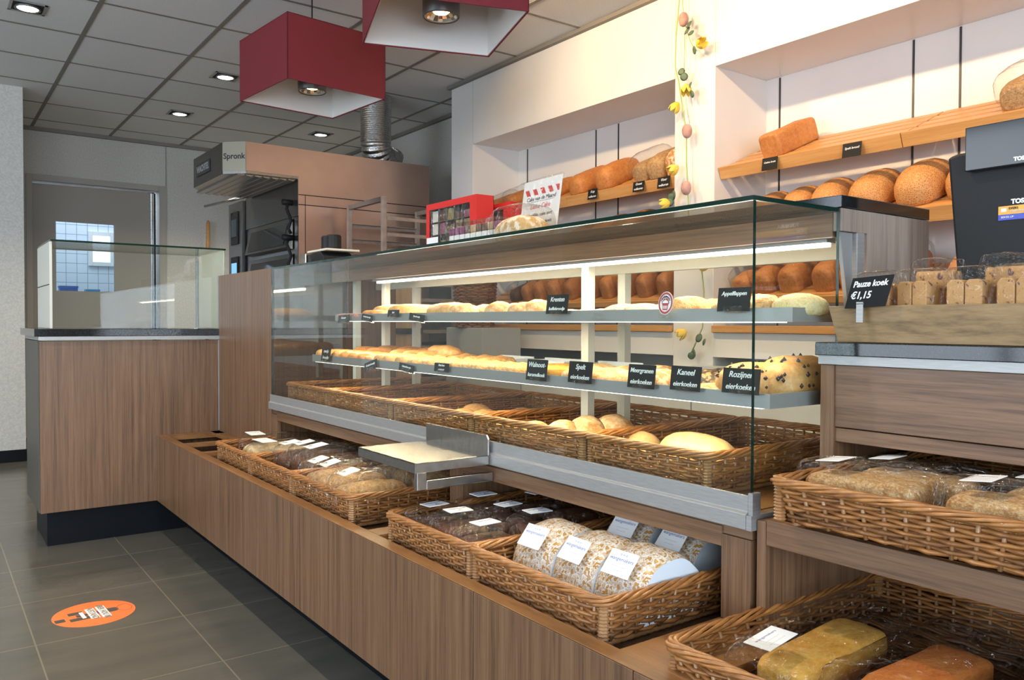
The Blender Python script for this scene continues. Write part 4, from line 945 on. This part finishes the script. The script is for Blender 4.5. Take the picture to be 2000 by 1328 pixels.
for k in range(7): fz.prism([(1.655+.057*k, hb-.001), (1.655+.057*k+.054, hb-.001), (1.655+.057*k+.040, hb-.016), (1.655+.057*k+.008, hb-.010)], 'Y', OY+.02, 6.28)
fz.build('grease_filter', STEELD, t)
M = face((1.591, 5.86, 2.07), (0, -1, 0), (0, 0, 1))
pl = MB().box(-.16, .16, -.042, .042, 0, .004, 0, M).build('name_plate', mat('plate_grey', (.10, .10, .11), .35, metal=.5), t)
o = write([('WACHTEL', .062, 0, 0)], mat('plate_lettering', (.55, .55, .55), .4, metal=.5), pl, M @ Matrix.Translation((0, 0, .004)), 'lettering', 0, .002); o.data.transform(inv)
MB().box(OX-.004, OX, OY, 6.40, 1.72, hb).build('upper_fascia', STEELD, t)
DG = mat('oven_door_glass', (.03, .03, .03), .06, spec=.9)
for z0, z1 in ((1.50, 1.71), (1.255, 1.47), (1.0, 1.22)):
    d = MB().prism([(OX-.004, z1), (OX-.004, z0), (OX-.05, z0+.01), (OX-.012, z1)], 'Y', OY+.10, 6.28).build('oven_door', STEELD, t)
    MB().prism([(OX-.052, z0+.03), (OX-.020, z1-.03), (OX-.017, z1-.03), (OX-.049, z0+.03)], 'Y', OY+.16, 6.22).build('door_glass', DG, d)
    MB().tube([(OX-.04, OY+.09, z1+.10), (OX-.05, OY+.09, z1+.06), (OX-.025, OY+.07, z1-.02), (OX-.05, OY+.06, z1-.075), (OX-.03, OY+.06, z1-.11)], .011, 8).tube([(OX-.01, OY+.09, z1+.105), (OX-.08, OY+.09, z1+.105)], .02, 10).build('door_handle', BLACK, d, True)
cp = MB().box(OX-.02, OX+.2, 6.44, 6.78, .3, 1.955).build('control_column', STEELD, t)
MB().box(OX-.03, OX-.021, 6.52, 6.70, 1.62, 1.88).box(OX-.03, OX-.021, 6.52, 6.70, 1.24, 1.52).build('control_panel', BLACK, cp)
MB().box(OX-.033, OX-.0305, 6.545, 6.675, 1.26, 1.47).build('screen', mat('control_screen', (.1, .3, .6), .3, emit=(.25, .6, .9), es=.8), cp)
MB().box(OX-.033, OX-.0305, 6.545, 6.675, 1.68, 1.82).build('screen', mat('dark_control_screen', (.03, .05, .07), .2), cp)
MB().box(OX-.01, OX+.002, 6.402, 6.44, .3, 1.95).build('side_gap', BLACK, t)
MB().tube([(OX-.0, 6.45, 1.985), (1.90, 6.95, 1.955)], .012, 8).build('towel_rail', STEEL, t, True)
# flexible duct
t = thing('exhaust_duct', 'ribbed aluminium exhaust duct rising from the oven to the ceiling', 'duct', (2.75, 5.6, 2.17))
path = []
for k in range(140):
    s_ = k/139
    if s_ < .62: path.append((2.70, 5.42, CEILZ-.005-s_/.62*.33))
    else:
        a = (s_-.62)/.38*PI*.92; path.append((2.70+.095*(1-math.cos(a)), 5.42+.075*(1-math.cos(a)), CEILZ-.335-.11*math.sin(a)))
MB().tube(path, [.108+(.005 if k % 4 < 2 else -.004) for k in range(140)], 20).build('flexible_hose', noisy('crinkled_foil', (.62, .62, .60), (.45, .45, .44), 90, .16, metal=1, b=.7, bd=.006), t, True)
# rack
t = thing('rack_trolley', 'steel tray rack trolley with angled runners in front of the oven', 'rack', (2.6, 4.87, 0))
RX0, RX1, RY0, RY1 = 2.35, 2.88, 4.62, 5.13
RK = noisy('worn_rack_steel', (.50, .40, .32), (.40, .32, .27), 25, .4, metal=.2)
for x in (RX0, RX1):
    for y in (RY0, RY1): MB().box(x, x+.028, y, y+.028, .12, 1.795).build('upright', RK, t, bevel=.001)
for x in (RX0, RX1): MB().box(x, x+.028, RY0+.028, RY1, 1.765, 1.795).build('top_bar', STEELD, t)
for k in range(14):
    z = 1.67-.103*k
    MB().box(RX0+.03, RX1, RY0+.002, RY0+.005, z-.022, z).box(RX0+.03, RX1, RY0+.005, RY0+.04, z-.003, z).build('runner', RK, t)
    MB().box(RX0+.03, RX1, RY1+.02, RY1+.023, z-.022, z).box(RX0+.03, RX1, RY1-.02, RY1+.02, z-.003, z).build('runner', RK, t)
for x in (RX0+.014, RX1+.014):
    for y in (RY0+.014, RY1+.014): MB().lathe([(.0001, -.045), (.03, -.045), (.045, -.02), (.045, .02), (.03, .045), (.0001, .045)], (0, 0, 0), 16, M=Matrix.Translation((x, y, .07)) @ Matrix.Rotation(PI/2, 4, 'Y')).box(x-.02, x+.02, y-.02, y+.02, .07, .12).build('caster', BLACK, t)
for k, z in enumerate((1.056, .85, .747)):
    o = MB().box(RX0+.03, RX1-.004, RY0+.01, RY1+.01, z+.001, z+.004).box(RX0+.03, RX1-.004, RY0+.01, RY0+.012, z+.003, z+.02).build('baking_tray', BLACK); tag(o, f'black baking tray in the rack trolley, {ORD[k]} from the top', 'baking tray', 'baking trays in the rack')
c = at(408, 430, 'Y', 7.9)
t = thing('oven_peel', 'wooden handled peel leaning upright against the back wall', 'peel', (c.x, 7.88, 0))
MB().tube([(c.x-.02, 7.93, .4), (c.x, 7.93, c.z-.02), (c.x, 7.93, c.z)], [.017, .017, .008], 10).build('handle', OAK, t, True)
MB().prism([(-.12, .02), (.12, .02), (.13, .3), (.02, .42), (-.02, .42), (-.13, .3)], 'Y', 7.925, 7.935, 0, Matrix.Translation((c.x-.02, 0, 0))).build('blade', OAK, t)

# grey cabinet and tall wicker basket seen through the case
tag(MB().box(2.66, 2.94, 3.95, 4.36, 0, .968).build('side_cabinet', noisy('mid_grey_laminate', (.40, .42, .43), (.37, .39, .40), 3, .4), None, bevel=.003), 'grey side cabinet under the tall wicker basket behind the case', 'cabinet')
yb = [at(v, 570, 'X', 2.76).y for v in (883, 977)]
t = thing('tall_wicker_basket', 'tall brown wicker basket standing behind the case, cut by its rear board', 'basket', (2.76, sum(yb)/2, .97))
rb = .128; mb = MB(); rnd = random.Random(8); ns = 22
for k in range(26):
    z = .005+k*.0105; r_ = rb*(.88+.12*z/.27)
    mb.tube([(math.cos(2*PI*i/(2*ns))*(r_+(0 if i % 2 else (.006 if (i//2+k) % 2 else -.006))), math.sin(2*PI*i/(2*ns))*(r_+(0 if i % 2 else (.006 if (i//2+k) % 2 else -.006))), z) for i in range(2*ns)], .0060, 5, rnd.randrange(2), closed=True)
for i in range(ns): a = 2*PI*i/ns; mb.tube([(math.cos(a)*rb*.88, math.sin(a)*rb*.88, 0), (math.cos(a)*rb, math.sin(a)*rb, .275)], .004, 5, 1)
mb.build('woven_side', [WICK, WICKD], t, True, world=False)
MB().lathe([(.0001, .004), (rb*.86, .004), (rb*.86, .010), (.0001, .010)], n=22).build('base', WICKD, t, world=False)
MB().tube([(math.cos(2*PI*i/60)*rb, math.sin(2*PI*i/60)*rb, .278+.003*(i % 2)) for i in range(60)], .009, 6, closed=True).build('rim', WICK, t, True, world=False)
for k in range(4):
    a = .5+k*1.5; o = loaf(.34, .05, .05, 80+k, .4, .9, .003, 14).build('baguette', B_BROWN, None, True, M=Matrix.Translation((2.76+.04*math.cos(a), sum(yb)/2+.04*math.sin(a), 1.09)) @ Matrix.Rotation(1.45, 4, 'Y') @ Matrix.Translation((0, 0, -.025)))
    D.objects.remove(o)

# ------------------------------------------------------------------ things standing on the case top
TZ = 1.2475
def gift_box(y0, y1, x0, x1, h, lb, rows=3, cols=5, price=False):
    t = thing('gift_box', lb, 'gift box', ((x0+x1)/2, (y0+y1)/2, TZ), 0, 'red gift boxes on the case top'); f_ = .022
    MB().box(x0, x0+.002, y0, y0+f_+.02, TZ, TZ+h).box(x0, x0+.002, y1-f_, y1, TZ, TZ+h).box(x0, x0+.002, y0+f_+.0201, y1-f_-.0001, TZ, TZ+f_).box(x0, x0+.002, y0+f_+.0201, y1-f_-.0001, TZ+h-f_, TZ+h)\
        .box(x0+.0021, x1, y0, y0+.002, TZ, TZ+h).box(x0+.0021, x1, y1-.002, y1, TZ, TZ+h).box(x0+.0021, x1, y0+.0021, y1-.0021, TZ+h-.002, TZ+h).box(x0+.0021, x1, y0+.0021, y1-.0021, TZ, TZ+.002).box(x1-.002, x1, y0, y1, TZ, TZ+h).build('red_carton', REDBOX, t)
    MB().box(x0+.0022, x0+.0028, y0+.03, y1-.015, TZ+.015, TZ+h-.015).build('window_film', BAG, t)
    cs = [mat('sweet_'+n_, c_, .5) for n_, c_ in (('olive', (.25, .20, .08)), ('mauve', (.24, .08, .12)), ('cream', (.70, .68, .62)), ('cocoa', (.10, .05, .03)))]
    rnd = random.Random(len(lb)); gw, gh = (y1-y0-.07)/cols, (h-2*f_)/rows; mb = MB(); gr = MB()
    for r_ in range(rows):
        for c_ in range(cols):
            ya, za = y1-f_-(c_+1)*gw, TZ+f_+r_*gh
            mb.box(x0+.012, x0+.045, ya+.004, ya+gw-.004, za+.002, za+gh*rnd.choice((.55, .9)), rnd.choice((0, 0, 1, 1, 2, 3)))
    for r_ in range(rows+1): gr.box(x0+.006, x0+.05, y0+.03, y1-f_, TZ+f_+r_*gh-.001, TZ+f_+r_*gh+.001)
    for c_ in range(cols+1): gr.box(x0+.006, x0+.05, y1-f_-c_*gw-.001, y1-f_-c_*gw+.001, TZ+f_, TZ+h-f_)
    mb.build('sweets', cs, t); gr.build('divider', mat('divider_card', (.12, .11, .10), .6), t)
    if price:
        o = MB().box(x0-.001, x0, y1-.085, y1-.005, TZ+.035, TZ+.060).build('price_sticker', PAPER, t)
    return t
gift_box(2.265, 2.60, 1.50, 1.57, .182, 'large red gift box with a window of sweets on the case top', price=True)
gift_box(2.21, 2.36, 1.60, 1.66, .160, 'middle red gift box, half hidden behind the large one', 2, 2)
gift_box(2.14, 2.27, 1.67, 1.73, .150, 'smallest red gift box behind the macaron box', 2, 2)
t = thing('macaron_box', 'low clear box with a row of small wrapped sweets before the red boxes', 'sweet box', (1.47, 2.17, TZ))
MB().box(1.445, 1.495, 2.07, 2.375, TZ, TZ+.003).build('tray', PAPER, t)
rnd = random.Random(2); cc = [mat('wrap_'+n_, c_, .5) for n_, c_ in (('plum', (.22, .06, .14)), ('sand', (.50, .34, .18)), ('brown', (.14, .08, .05)), ('rose', (.45, .16, .22)))]
for k in range(9):
    y = 2.355-.033*k; s_ = MB().box(1.447, 1.492, y-.027, y, TZ+.003, TZ+.045).box(1.447, 1.492, y-.027, y, TZ+.0455, TZ+.07, 1).build('wrapped_sweet', [PAPER, cc[rnd.randrange(4)]], t, bevel=.003)
MB().box(1.443, 1.497, 2.066, 2.068, TZ, TZ+.082).box(1.443, 1.497, 2.377, 2.379, TZ, TZ+.082).box(1.443, 1.4445, 2.068, 2.377, TZ, TZ+.082).box(1.443, 1.497, 2.066, 2.379, TZ+.082, TZ+.084).build('clear_lid', BAG, t)
t = bread_thing('sugar_dusted_cake', 'cake', loaf(.12, .20, .095, 70, .7, .8, .006, 22, dome=.1), B_GREY, (.135, .22, .108, dict(tail=.0, e1=.5)), None, 70)
t.location = (1.48, 1.985, TZ); t['label'] = 'sugar dusted cake in a clear bag in front of the paper sign'
# sign of the cake of the month
c0, c1 = at(1018, 400, 'X', 1.56), at(1092, 400, 'X', 1.56)
t = thing('cake_sign', 'paper sign for the cake of the month with red stripes, in a clear holder', 'sign', (1.56, (c0.y+c1.y)/2, TZ))
W_ = abs(c0.y-c1.y); Hh = .205; M = face((.0, 0, Hh/2), (.0, -1, .02), (.16, 0, 1)); 
MB().box(-W_/2, W_/2, -Hh/2, Hh/2, -.001, 0, 0, M).build('paper', PAPER, t, world=False)
MB().box(-W_/2-.003, W_/2+.003, -Hh/2, Hh/2+.005, -.004, -.003, 0, M).box(-W_/2-.003, W_/2+.003, -Hh/2, Hh/2+.005, .0015, .0025, 0, M).build('acrylic_holder', BAG, t, world=False)
stp = MB(); q = W_*.9/9
for k in range(5): x = -W_*.45+k*2*q; stp.prism([(x+q*.0, Hh*.36), (x+q, Hh*.36), (min(x+q*1.7, W_*.46), Hh*.26), (x+q*.7, Hh*.26)][::-1], 'Z', .0003, .0006, 0, M)
stp.build('red_stripes', REDINK, t, world=False)
write([('Cake van de Maand', .0185, 0, Hh*.20), ('Heerlijke cake met', .0165, 0, -Hh*.06), ('Sinaasappel en kruimels', .0140, 0, -Hh*.18), ('________________', .0165, 0, Hh*.185)], INK, t, M, 'writing', .15)
write([('Lente Cake', .0215, 0, Hh*.075)], REDINK, t, M, 'red_writing', .2)
# label machine
t = thing('label_printer', 'low black label printer on the end cabinet before the oven', 'printer', (1.55, 3.1, TZ))
MB().prism([(3.27, TZ), (3.27, TZ+.055), (3.22, TZ+.07), (3.06, TZ+.075), (3.02, TZ+.06), (3.01, TZ)], 'X', 1.47, 1.62).build('body', BLACK, t, bevel=.004)
MB().box(1.46, 1.469, 3.20, 3.275, TZ+.01, TZ+.075).build('metal_cheek', STEEL, t, bevel=.003)
MB().box(1.475, 1.64, 3.0, 3.22, TZ+.0765, TZ+.084).build('tape_tray', CREAM, t, bevel=.003)
for y in (3.13, 3.19): MB().lathe([(.0001, 0), (.034, 0), (.034, .05), (.030, .055), (.0001, .055)], (0, 0, 0), 16, M=Matrix.Translation((1.57, y, TZ+.085))).build('knob', BLACK, t)
t.location = (1.52, 3.49, 1.2165); t.scale = (1, 1, 1.32); t['label'] = 'low black label printer on the end cabinet before the oven'
t = MB().prism([(3.80, 1.322), (3.665, 1.300), (3.665, 1.2165), (3.70, 1.2165)], 'X', 1.50, 1.503).build('paper_flyer', YEL); tag(t, 'bright yellow paper corner beside the label printer', 'flyer')

# ------------------------------------------------------------------ till, crate, card on the checkout counter
GZ = .9665
t = thing('till', 'black point of sale till with a customer display, at the picture edge', 'cash register', (1.72, .55, GZ))
p0, p1 = at(1850, 308, 'X', 1.62), at(1872, 520, 'X', 1.62)
ytl, ytr = p0.y, .30
MB().prism([(p0.y, p0.z), (p0.y-.02, p0.z+.005), (.25, p0.z+.005), (.25, 1.05), (p1.y, 1.05)], 'X', 1.62, 1.66).build('screen_back', BLACK, t, bevel=.006)
MB().prism([(1.661, 1.02), (1.661, p0.z-.03), (1.74, 1.10)], 'Y', .32, p1.y-.03).build('housing', BLACK, t, bevel=.004)
MB().box(1.60, 1.80, .30, .68, GZ, 1.0).build('foot', BLACK, t, bevel=.004); MB().box(1.68, 1.73, .42, .56, 1.0, 1.10).build('stand', BLACK, t)
d0, d1 = at(1885, 250, 'X', 1.60), at(1888, 335, 'X', 1.60)
cd = MB().box(1.600, 1.615, .25, d0.y, d1.z, d0.z).build('customer_display', mat('glossy_display', (.02, .018, .018), .08), t, bevel=.002)
M = face((1.5995, 0, 0), (0, -1, 0), (0, 0, 1)); inv = Matrix.Translation(-Vector(t.location))
a_ = at(1980, 311, 'X', 1.5995); b_ = at(1975, 394, 'X', 1.6195)
me = text_mesh('TOSHIBA', .0095, inv @ Matrix.Translation((0, a_.y, a_.z)) @ M, 0, .0003, 'LEFT', 1.0, .0006)
mb = MB(); mb.add([v.co for v in me.vertices], [tuple(p.vertices) for p in me.polygons]); mb.build('lettering', CHALK, cd, world=False)
me = text_mesh('TOSHIBA', .0115, inv @ Matrix.Translation((.02, b_.y, b_.z)) @ M, 0, .0003, 'LEFT', 1.0, .0006)
mb = MB(); mb.add([v.co for v in me.vertices], [tuple(p.vertices) for p in me.polygons]); mb.build('lettering', CHALK, t, world=False)
s0, s1 = at(1950, 404, 'X', 1.6185), at(1952, 431, 'X', 1.6185); zm = s0.z-(s0.z-s1.z)*.6
st_ = MB().box(1.6185, 1.6195, .52, s0.y, zm, s0.z).build('amber_sticker', YEL, t); MB().box(1.6184, 1.6195, .52, s0.y, s1.z, zm-.0002).build('blue_sticker', BLUE, t)
lg = MB().box(1.6180, 1.6184, s0.y-.014, s0.y-.005, zm+.005, s0.z-.004).build('logo', PAPER, st_)
for tx, sz_, yy, zz, mm in (('EVERS', .006, s0.y-.018, zm+.0105, INK), ('totaaltechniek', .0045, s0.y-.020, zm+.0055, PAPER), ('BEKER-UP', .005, s0.y-.005, (s1.z+zm)/2, PAPER)):
    me = text_mesh(tx, sz_, inv @ Matrix.Translation((.0180, yy, zz)) @ M, 0, .0003, 'LEFT'); mb = MB(); mb.add([v.co for v in me.vertices], [tuple(p.vertices) for p in me.polygons]); mb.build('print', mm, st_, world=False)
# crate
t = thing('wooden_crate', 'shallow flared acacia crate on the checkout granite, full of wrapped cake slices', 'crate', (1.43, .55, GZ))
cr = dict(y0=.25, y1=.852, x0=1.362, x1=1.50, h=.0655, fl=.016, fx=.006)
y0, y1, x0, x1, h, fl, fx = (cr[k] for k in ('y0', 'y1', 'x0', 'x1', 'h', 'fl', 'fx')); th = .008
def plank(P, nm):
    mb = MB(); mb.add(P, [(0, 1, 2, 3), (7, 6, 5, 4), (0, 4, 5, 1), (1, 5, 6, 2), (2, 6, 7, 3), (3, 7, 4, 0)]); return mb.build(nm, CRATEW, t, bevel=.0008)
zb, zt = GZ, GZ+h
plank([(x0, y0, zb), (x0, y1, zb), (x0-fx, y1+fl, zt), (x0-fx, y0-fl, zt), (x0+th, y0, zb), (x0+th, y1, zb), (x0-fx+th, y1+fl, zt), (x0-fx+th, y0-fl, zt)], 'front_board')
plank([(x1, y1, zb), (x1, y0, zb), (x1+fx, y0-fl, zt), (x1+fx, y1+fl, zt), (x1-th, y1, zb), (x1-th, y0, zb), (x1+fx-th, y0-fl, zt), (x1+fx-th, y1+fl, zt)], 'back_board')
plank([(x0+th, y1, zb), (x1-th, y1, zb), (x1+fx-th, y1+fl, zt), (x0-fx+th, y1+fl, zt), (x0+th, y1-th, zb), (x1-th, y1-th, zb), (x1+fx-th, y1+fl-th, zt), (x0-fx+th, y1+fl-th, zt)], 'end_board')
MB().box(x0+th, x1-th, y0, y1-th, zb, zb+.006).build('base_board', CRATEW, t)
def slice_pack():
    t = thing('wrapped_cake_slices', '', 'packed cake'); mb = MB()
    for k in range(2):
        y = -.029+k*.030
        MB().prism([(y, 0), (y+.0275, 0), (y+.0280, .094), (y+.022, .101), (y+.006, .101), (y-.0005, .094)], 'X', -.034, .034).build('cake_slice', B_SLICE, t, world=False, bevel=.002)
    w_ = film(.088, .076, .122, 71+k, 0, .22, .28); w_.build('clear_wrapper', BAG, t, True, world=False); return t
SP = slice_pack()
for k, (x, y, z, rz, lb) in enumerate(((1.412, .80, .0, .15, 'wrapped fruit cake slices behind the chalk card in the crate'), (1.412, .722, .0, -.12, 'wrapped fruit cake slices, second pack from the crate end'), (1.412, .640, .0, .05, 'wrapped fruit cake slices, third pack from the crate end'), (1.412, .560, 0, -.05, 'wrapped fruit cake slices, fourth pack, at the picture edge'),
                                   (1.465, .60, .022, PI/2, 'wrapped slices lying behind the front packs before the till'), (1.465, .72, .02, PI/2+.2, 'wrapped slices lying at the back of the crate, farther pack'), (1.412, .475, 0, .1, 'wrapped fruit cake slices past the picture edge in the crate'))):
    place(SP, USED, (x, y, GZ+.008+z), (0, 0, rz), lb, (.92, .95, .98), 'wrapped cake slices in the crate')
c = at(1697, 570, 'X', 1.345)
t = thing('price_card', 'black chalk card reading Pauze koek 1,15 clipped on the wooden crate', 'sign', c)
M = face((0, 0, 0), (-.12, -1, .04), (.10, 0, 1)); Sh = Matrix.Identity(4); Sh[0][1] = .28; M = M @ Sh
MB().box(-.0415, .0415, -.027, .027, -.001, .0005, 0, M).build('card', SLATE, t, world=False, bevel=.0006)
write([('Pauze koek', .0150, -.001, .0145), ('\u20ac1,15', .0175, -.014, -.0055)], CHALK, t, M, 'chalk_writing', .05, .0004)
cy = -.004+.0085
MB().box(-.0048, -.0028, .008, .021, -.054, -.020).box(-.0048, .010, .008, .021, -.022, -.020).box(-.0048, -.0028, .008, .021, -.022, -.0175).build('metal_clip', ALU, t, world=False, bevel=.0004)

# ------------------------------------------------------------------ flower garland on the pillar between the niches
t = thing('flower_garland', 'hanging garland of yellow tulips, dusky eggs and leaves on the white pillar', 'garland', (2.985, 2.68, 2.0))
STEM = mat('garland_stem', (.35, .45, .12), .5); PET = noisy('yellow_petal', (.80, .52, .04), (.86, .66, .14), 20, .5); EGG = noisy('dusky_egg', (.45, .24, .20), (.52, .32, .28), 30, .6); LEAF = mat('grey_green_leaf', (.10, .16, .10), .5)
g = lambda px, py, X=2.965: at(px, py, 'X', X)
pts = [g(1330, -30), g(1325, 20), g(1320, 75), g(1319, 130), g(1326, 160), g(1333, 210), g(1341, 260), g(1341, 320), g(1343, 360), g(1345, 430), g(1370, 520), g(1375, 570), g(1372, 640), g(1350, 690)]
MB().tube(pts, .003, 6).tube([g(1332, -30), g(1335, 40), g(1350, 85), g(1362, 100)], .002, 5).tube([g(1338, 60), g(1336, 150)], .0018, 5).build('stem', STEM, t, True)
def tulip(p, d, s_=1):
    mb = MB(); M = Matrix.Translation(p) @ Vector(d).to_track_quat('Z', 'Y').to_matrix().to_4x4() @ Matrix.Scale(s_, 4)
    for k in range(6):
        R_ = Matrix.Rotation(k*PI/3, 4, 'Z'); vs = []
        for i in range(6):
            u = i/5; rr = .010+.022*math.sin(min(1, u*1.25)*PI*.6); ww = .017*math.sin((u*.86+.1)*PI)**.8
            for v_ in (-1, -.33, .33, 1): vs.append(M @ R_ @ Vector((rr-.006*v_*v_*(1-u), ww*v_, u*.062)))
        mb.add(vs, [(i*4+j, i*4+j+1, i*4+j+5, i*4+j+4) for i in range(5) for j in range(3)])
    o = mb.build('tulip', PET, t, True); s2 = o.modifiers.new('thick', 'SOLIDIFY'); s2.thickness = .0012
for px, py, d in ((1362, 90, (-.2, -.9, .1)), (1340, 165, (-.2, -.2, -1)), (1325, 200, (-.3, .6, -.9)), (1325, 325, (-.6, .6, -.5)), (1372, 528, (-.5, -.6, .7)), (1340, 645, (-.5, .5, -.5)), (1310, 395, (-.5, 1, -.2))): tulip(g(px, py), d, .85)
for px, py in ((1335, 38), (1342, 256), (1340, 367)):
    MB().lathe([(.0001, -.034)]+[(.024*math.sin(PI*i/12)**.85, -.034*math.cos(PI*i/12)) for i in range(1, 12)]+[(.0001, .034)], g(px, py, 2.96), 16).build('egg', EGG, t, True)
rnd = random.Random(5)
for px, py in ((1346, 48), (1342, 60), (1350, 64), (1356, 98), (1331, 140), (1336, 150), (1348, 166), (1352, 184), (1311, 385), (1308, 395), (1316, 380), (1365, 660), (1375, 668), (1355, 690), (1350, 695)):
    r_ = rnd.uniform(.016, .022); nrm = Vector((-1, rnd.uniform(-.6, .6), rnd.uniform(-.4, .6))); q_ = nrm.to_track_quat('Z', 'Y').to_matrix().to_4x4()
    MB().lathe([(.0001, .002), (r_*.6, .0035), (r_, .0), (r_*.6, .002), (.0001, .0005)], (0, 0, 0), 12, M=Matrix.Translation(g(px, py, 2.96)) @ q_).build('leaf', LEAF, t, True)

# ------------------------------------------------------------------ round floor sticker
fc = Vector((.463, 3.060, .0)); R_ = .128
t = thing('floor_sticker', 'round orange floor sticker asking customers to keep their distance', 'sticker', (fc.x, fc.y, 0))
MB().lathe([(.0001, .0008), (R_, .0008), (R_, .0002)], n=48).build('orange_disc', ORANGE, t, world=False)
# print runs across the disc: up of the print points to -x of the room turned by a quarter
M = Matrix.Translation((0, 0, .001)) @ Matrix.Rotation(-PI/2+.06, 4, 'Z')
dk = MB().box(-.020, .020, .012, .062, 0, .0004, 0, M).box(-.012, .012, -.055, .012, 0, .0004, 0, M).box(.018, .045, -.08, -.02, 0, .0004, 0, M).box(-.045, -.018, -.075, -.03, 0, .0004, 0, M).box(.0, .03, -.122, -.092, 0, .0004, 0, M)
dk.prism([(.020*math.cos(a*PI/8), .062+.014*math.sin(a*PI/8)) for a in range(9)], 'Z', 0, .0004, 0, M)
dk.build('dark_figure', mat('sticker_dark', (.06, .06, .055), .5), t, world=False)
MB().box(-.062, .062, .014, .042, .0004, .0006, 0, M).box(-.055, .055, -.020, .008, .0004, .0006, 0, M).box(-.034, .034, -.042, -.030, .0004, .0006, 0, M).build('white_band', PAPER, t, world=False)
write([('HIER HOU IK', .025, 0, .028), ('AFSTAND', .027, 0, -.006)], mat('sticker_print', (.28, .26, .22), .6), t, M @ Matrix.Translation((0, 0, .0004)), 'lettering', 0, .0008)
hd = []
for k in range(49):
    a = 2*PI*k/48; rr = .030+(.004*abs(math.sin(a*3)) if .0 < a < PI else 0); hd.append(M @ Vector((rr*math.cos(a)*1.1, .094+rr*.75*math.sin(a), .0003)))
MB().tube(hd, .0007, 4).build('head_outline', REDINK, t, world=False)
if 'flat_egg_cake' in D.objects: D.objects.remove(D.objects['flat_egg_cake'])
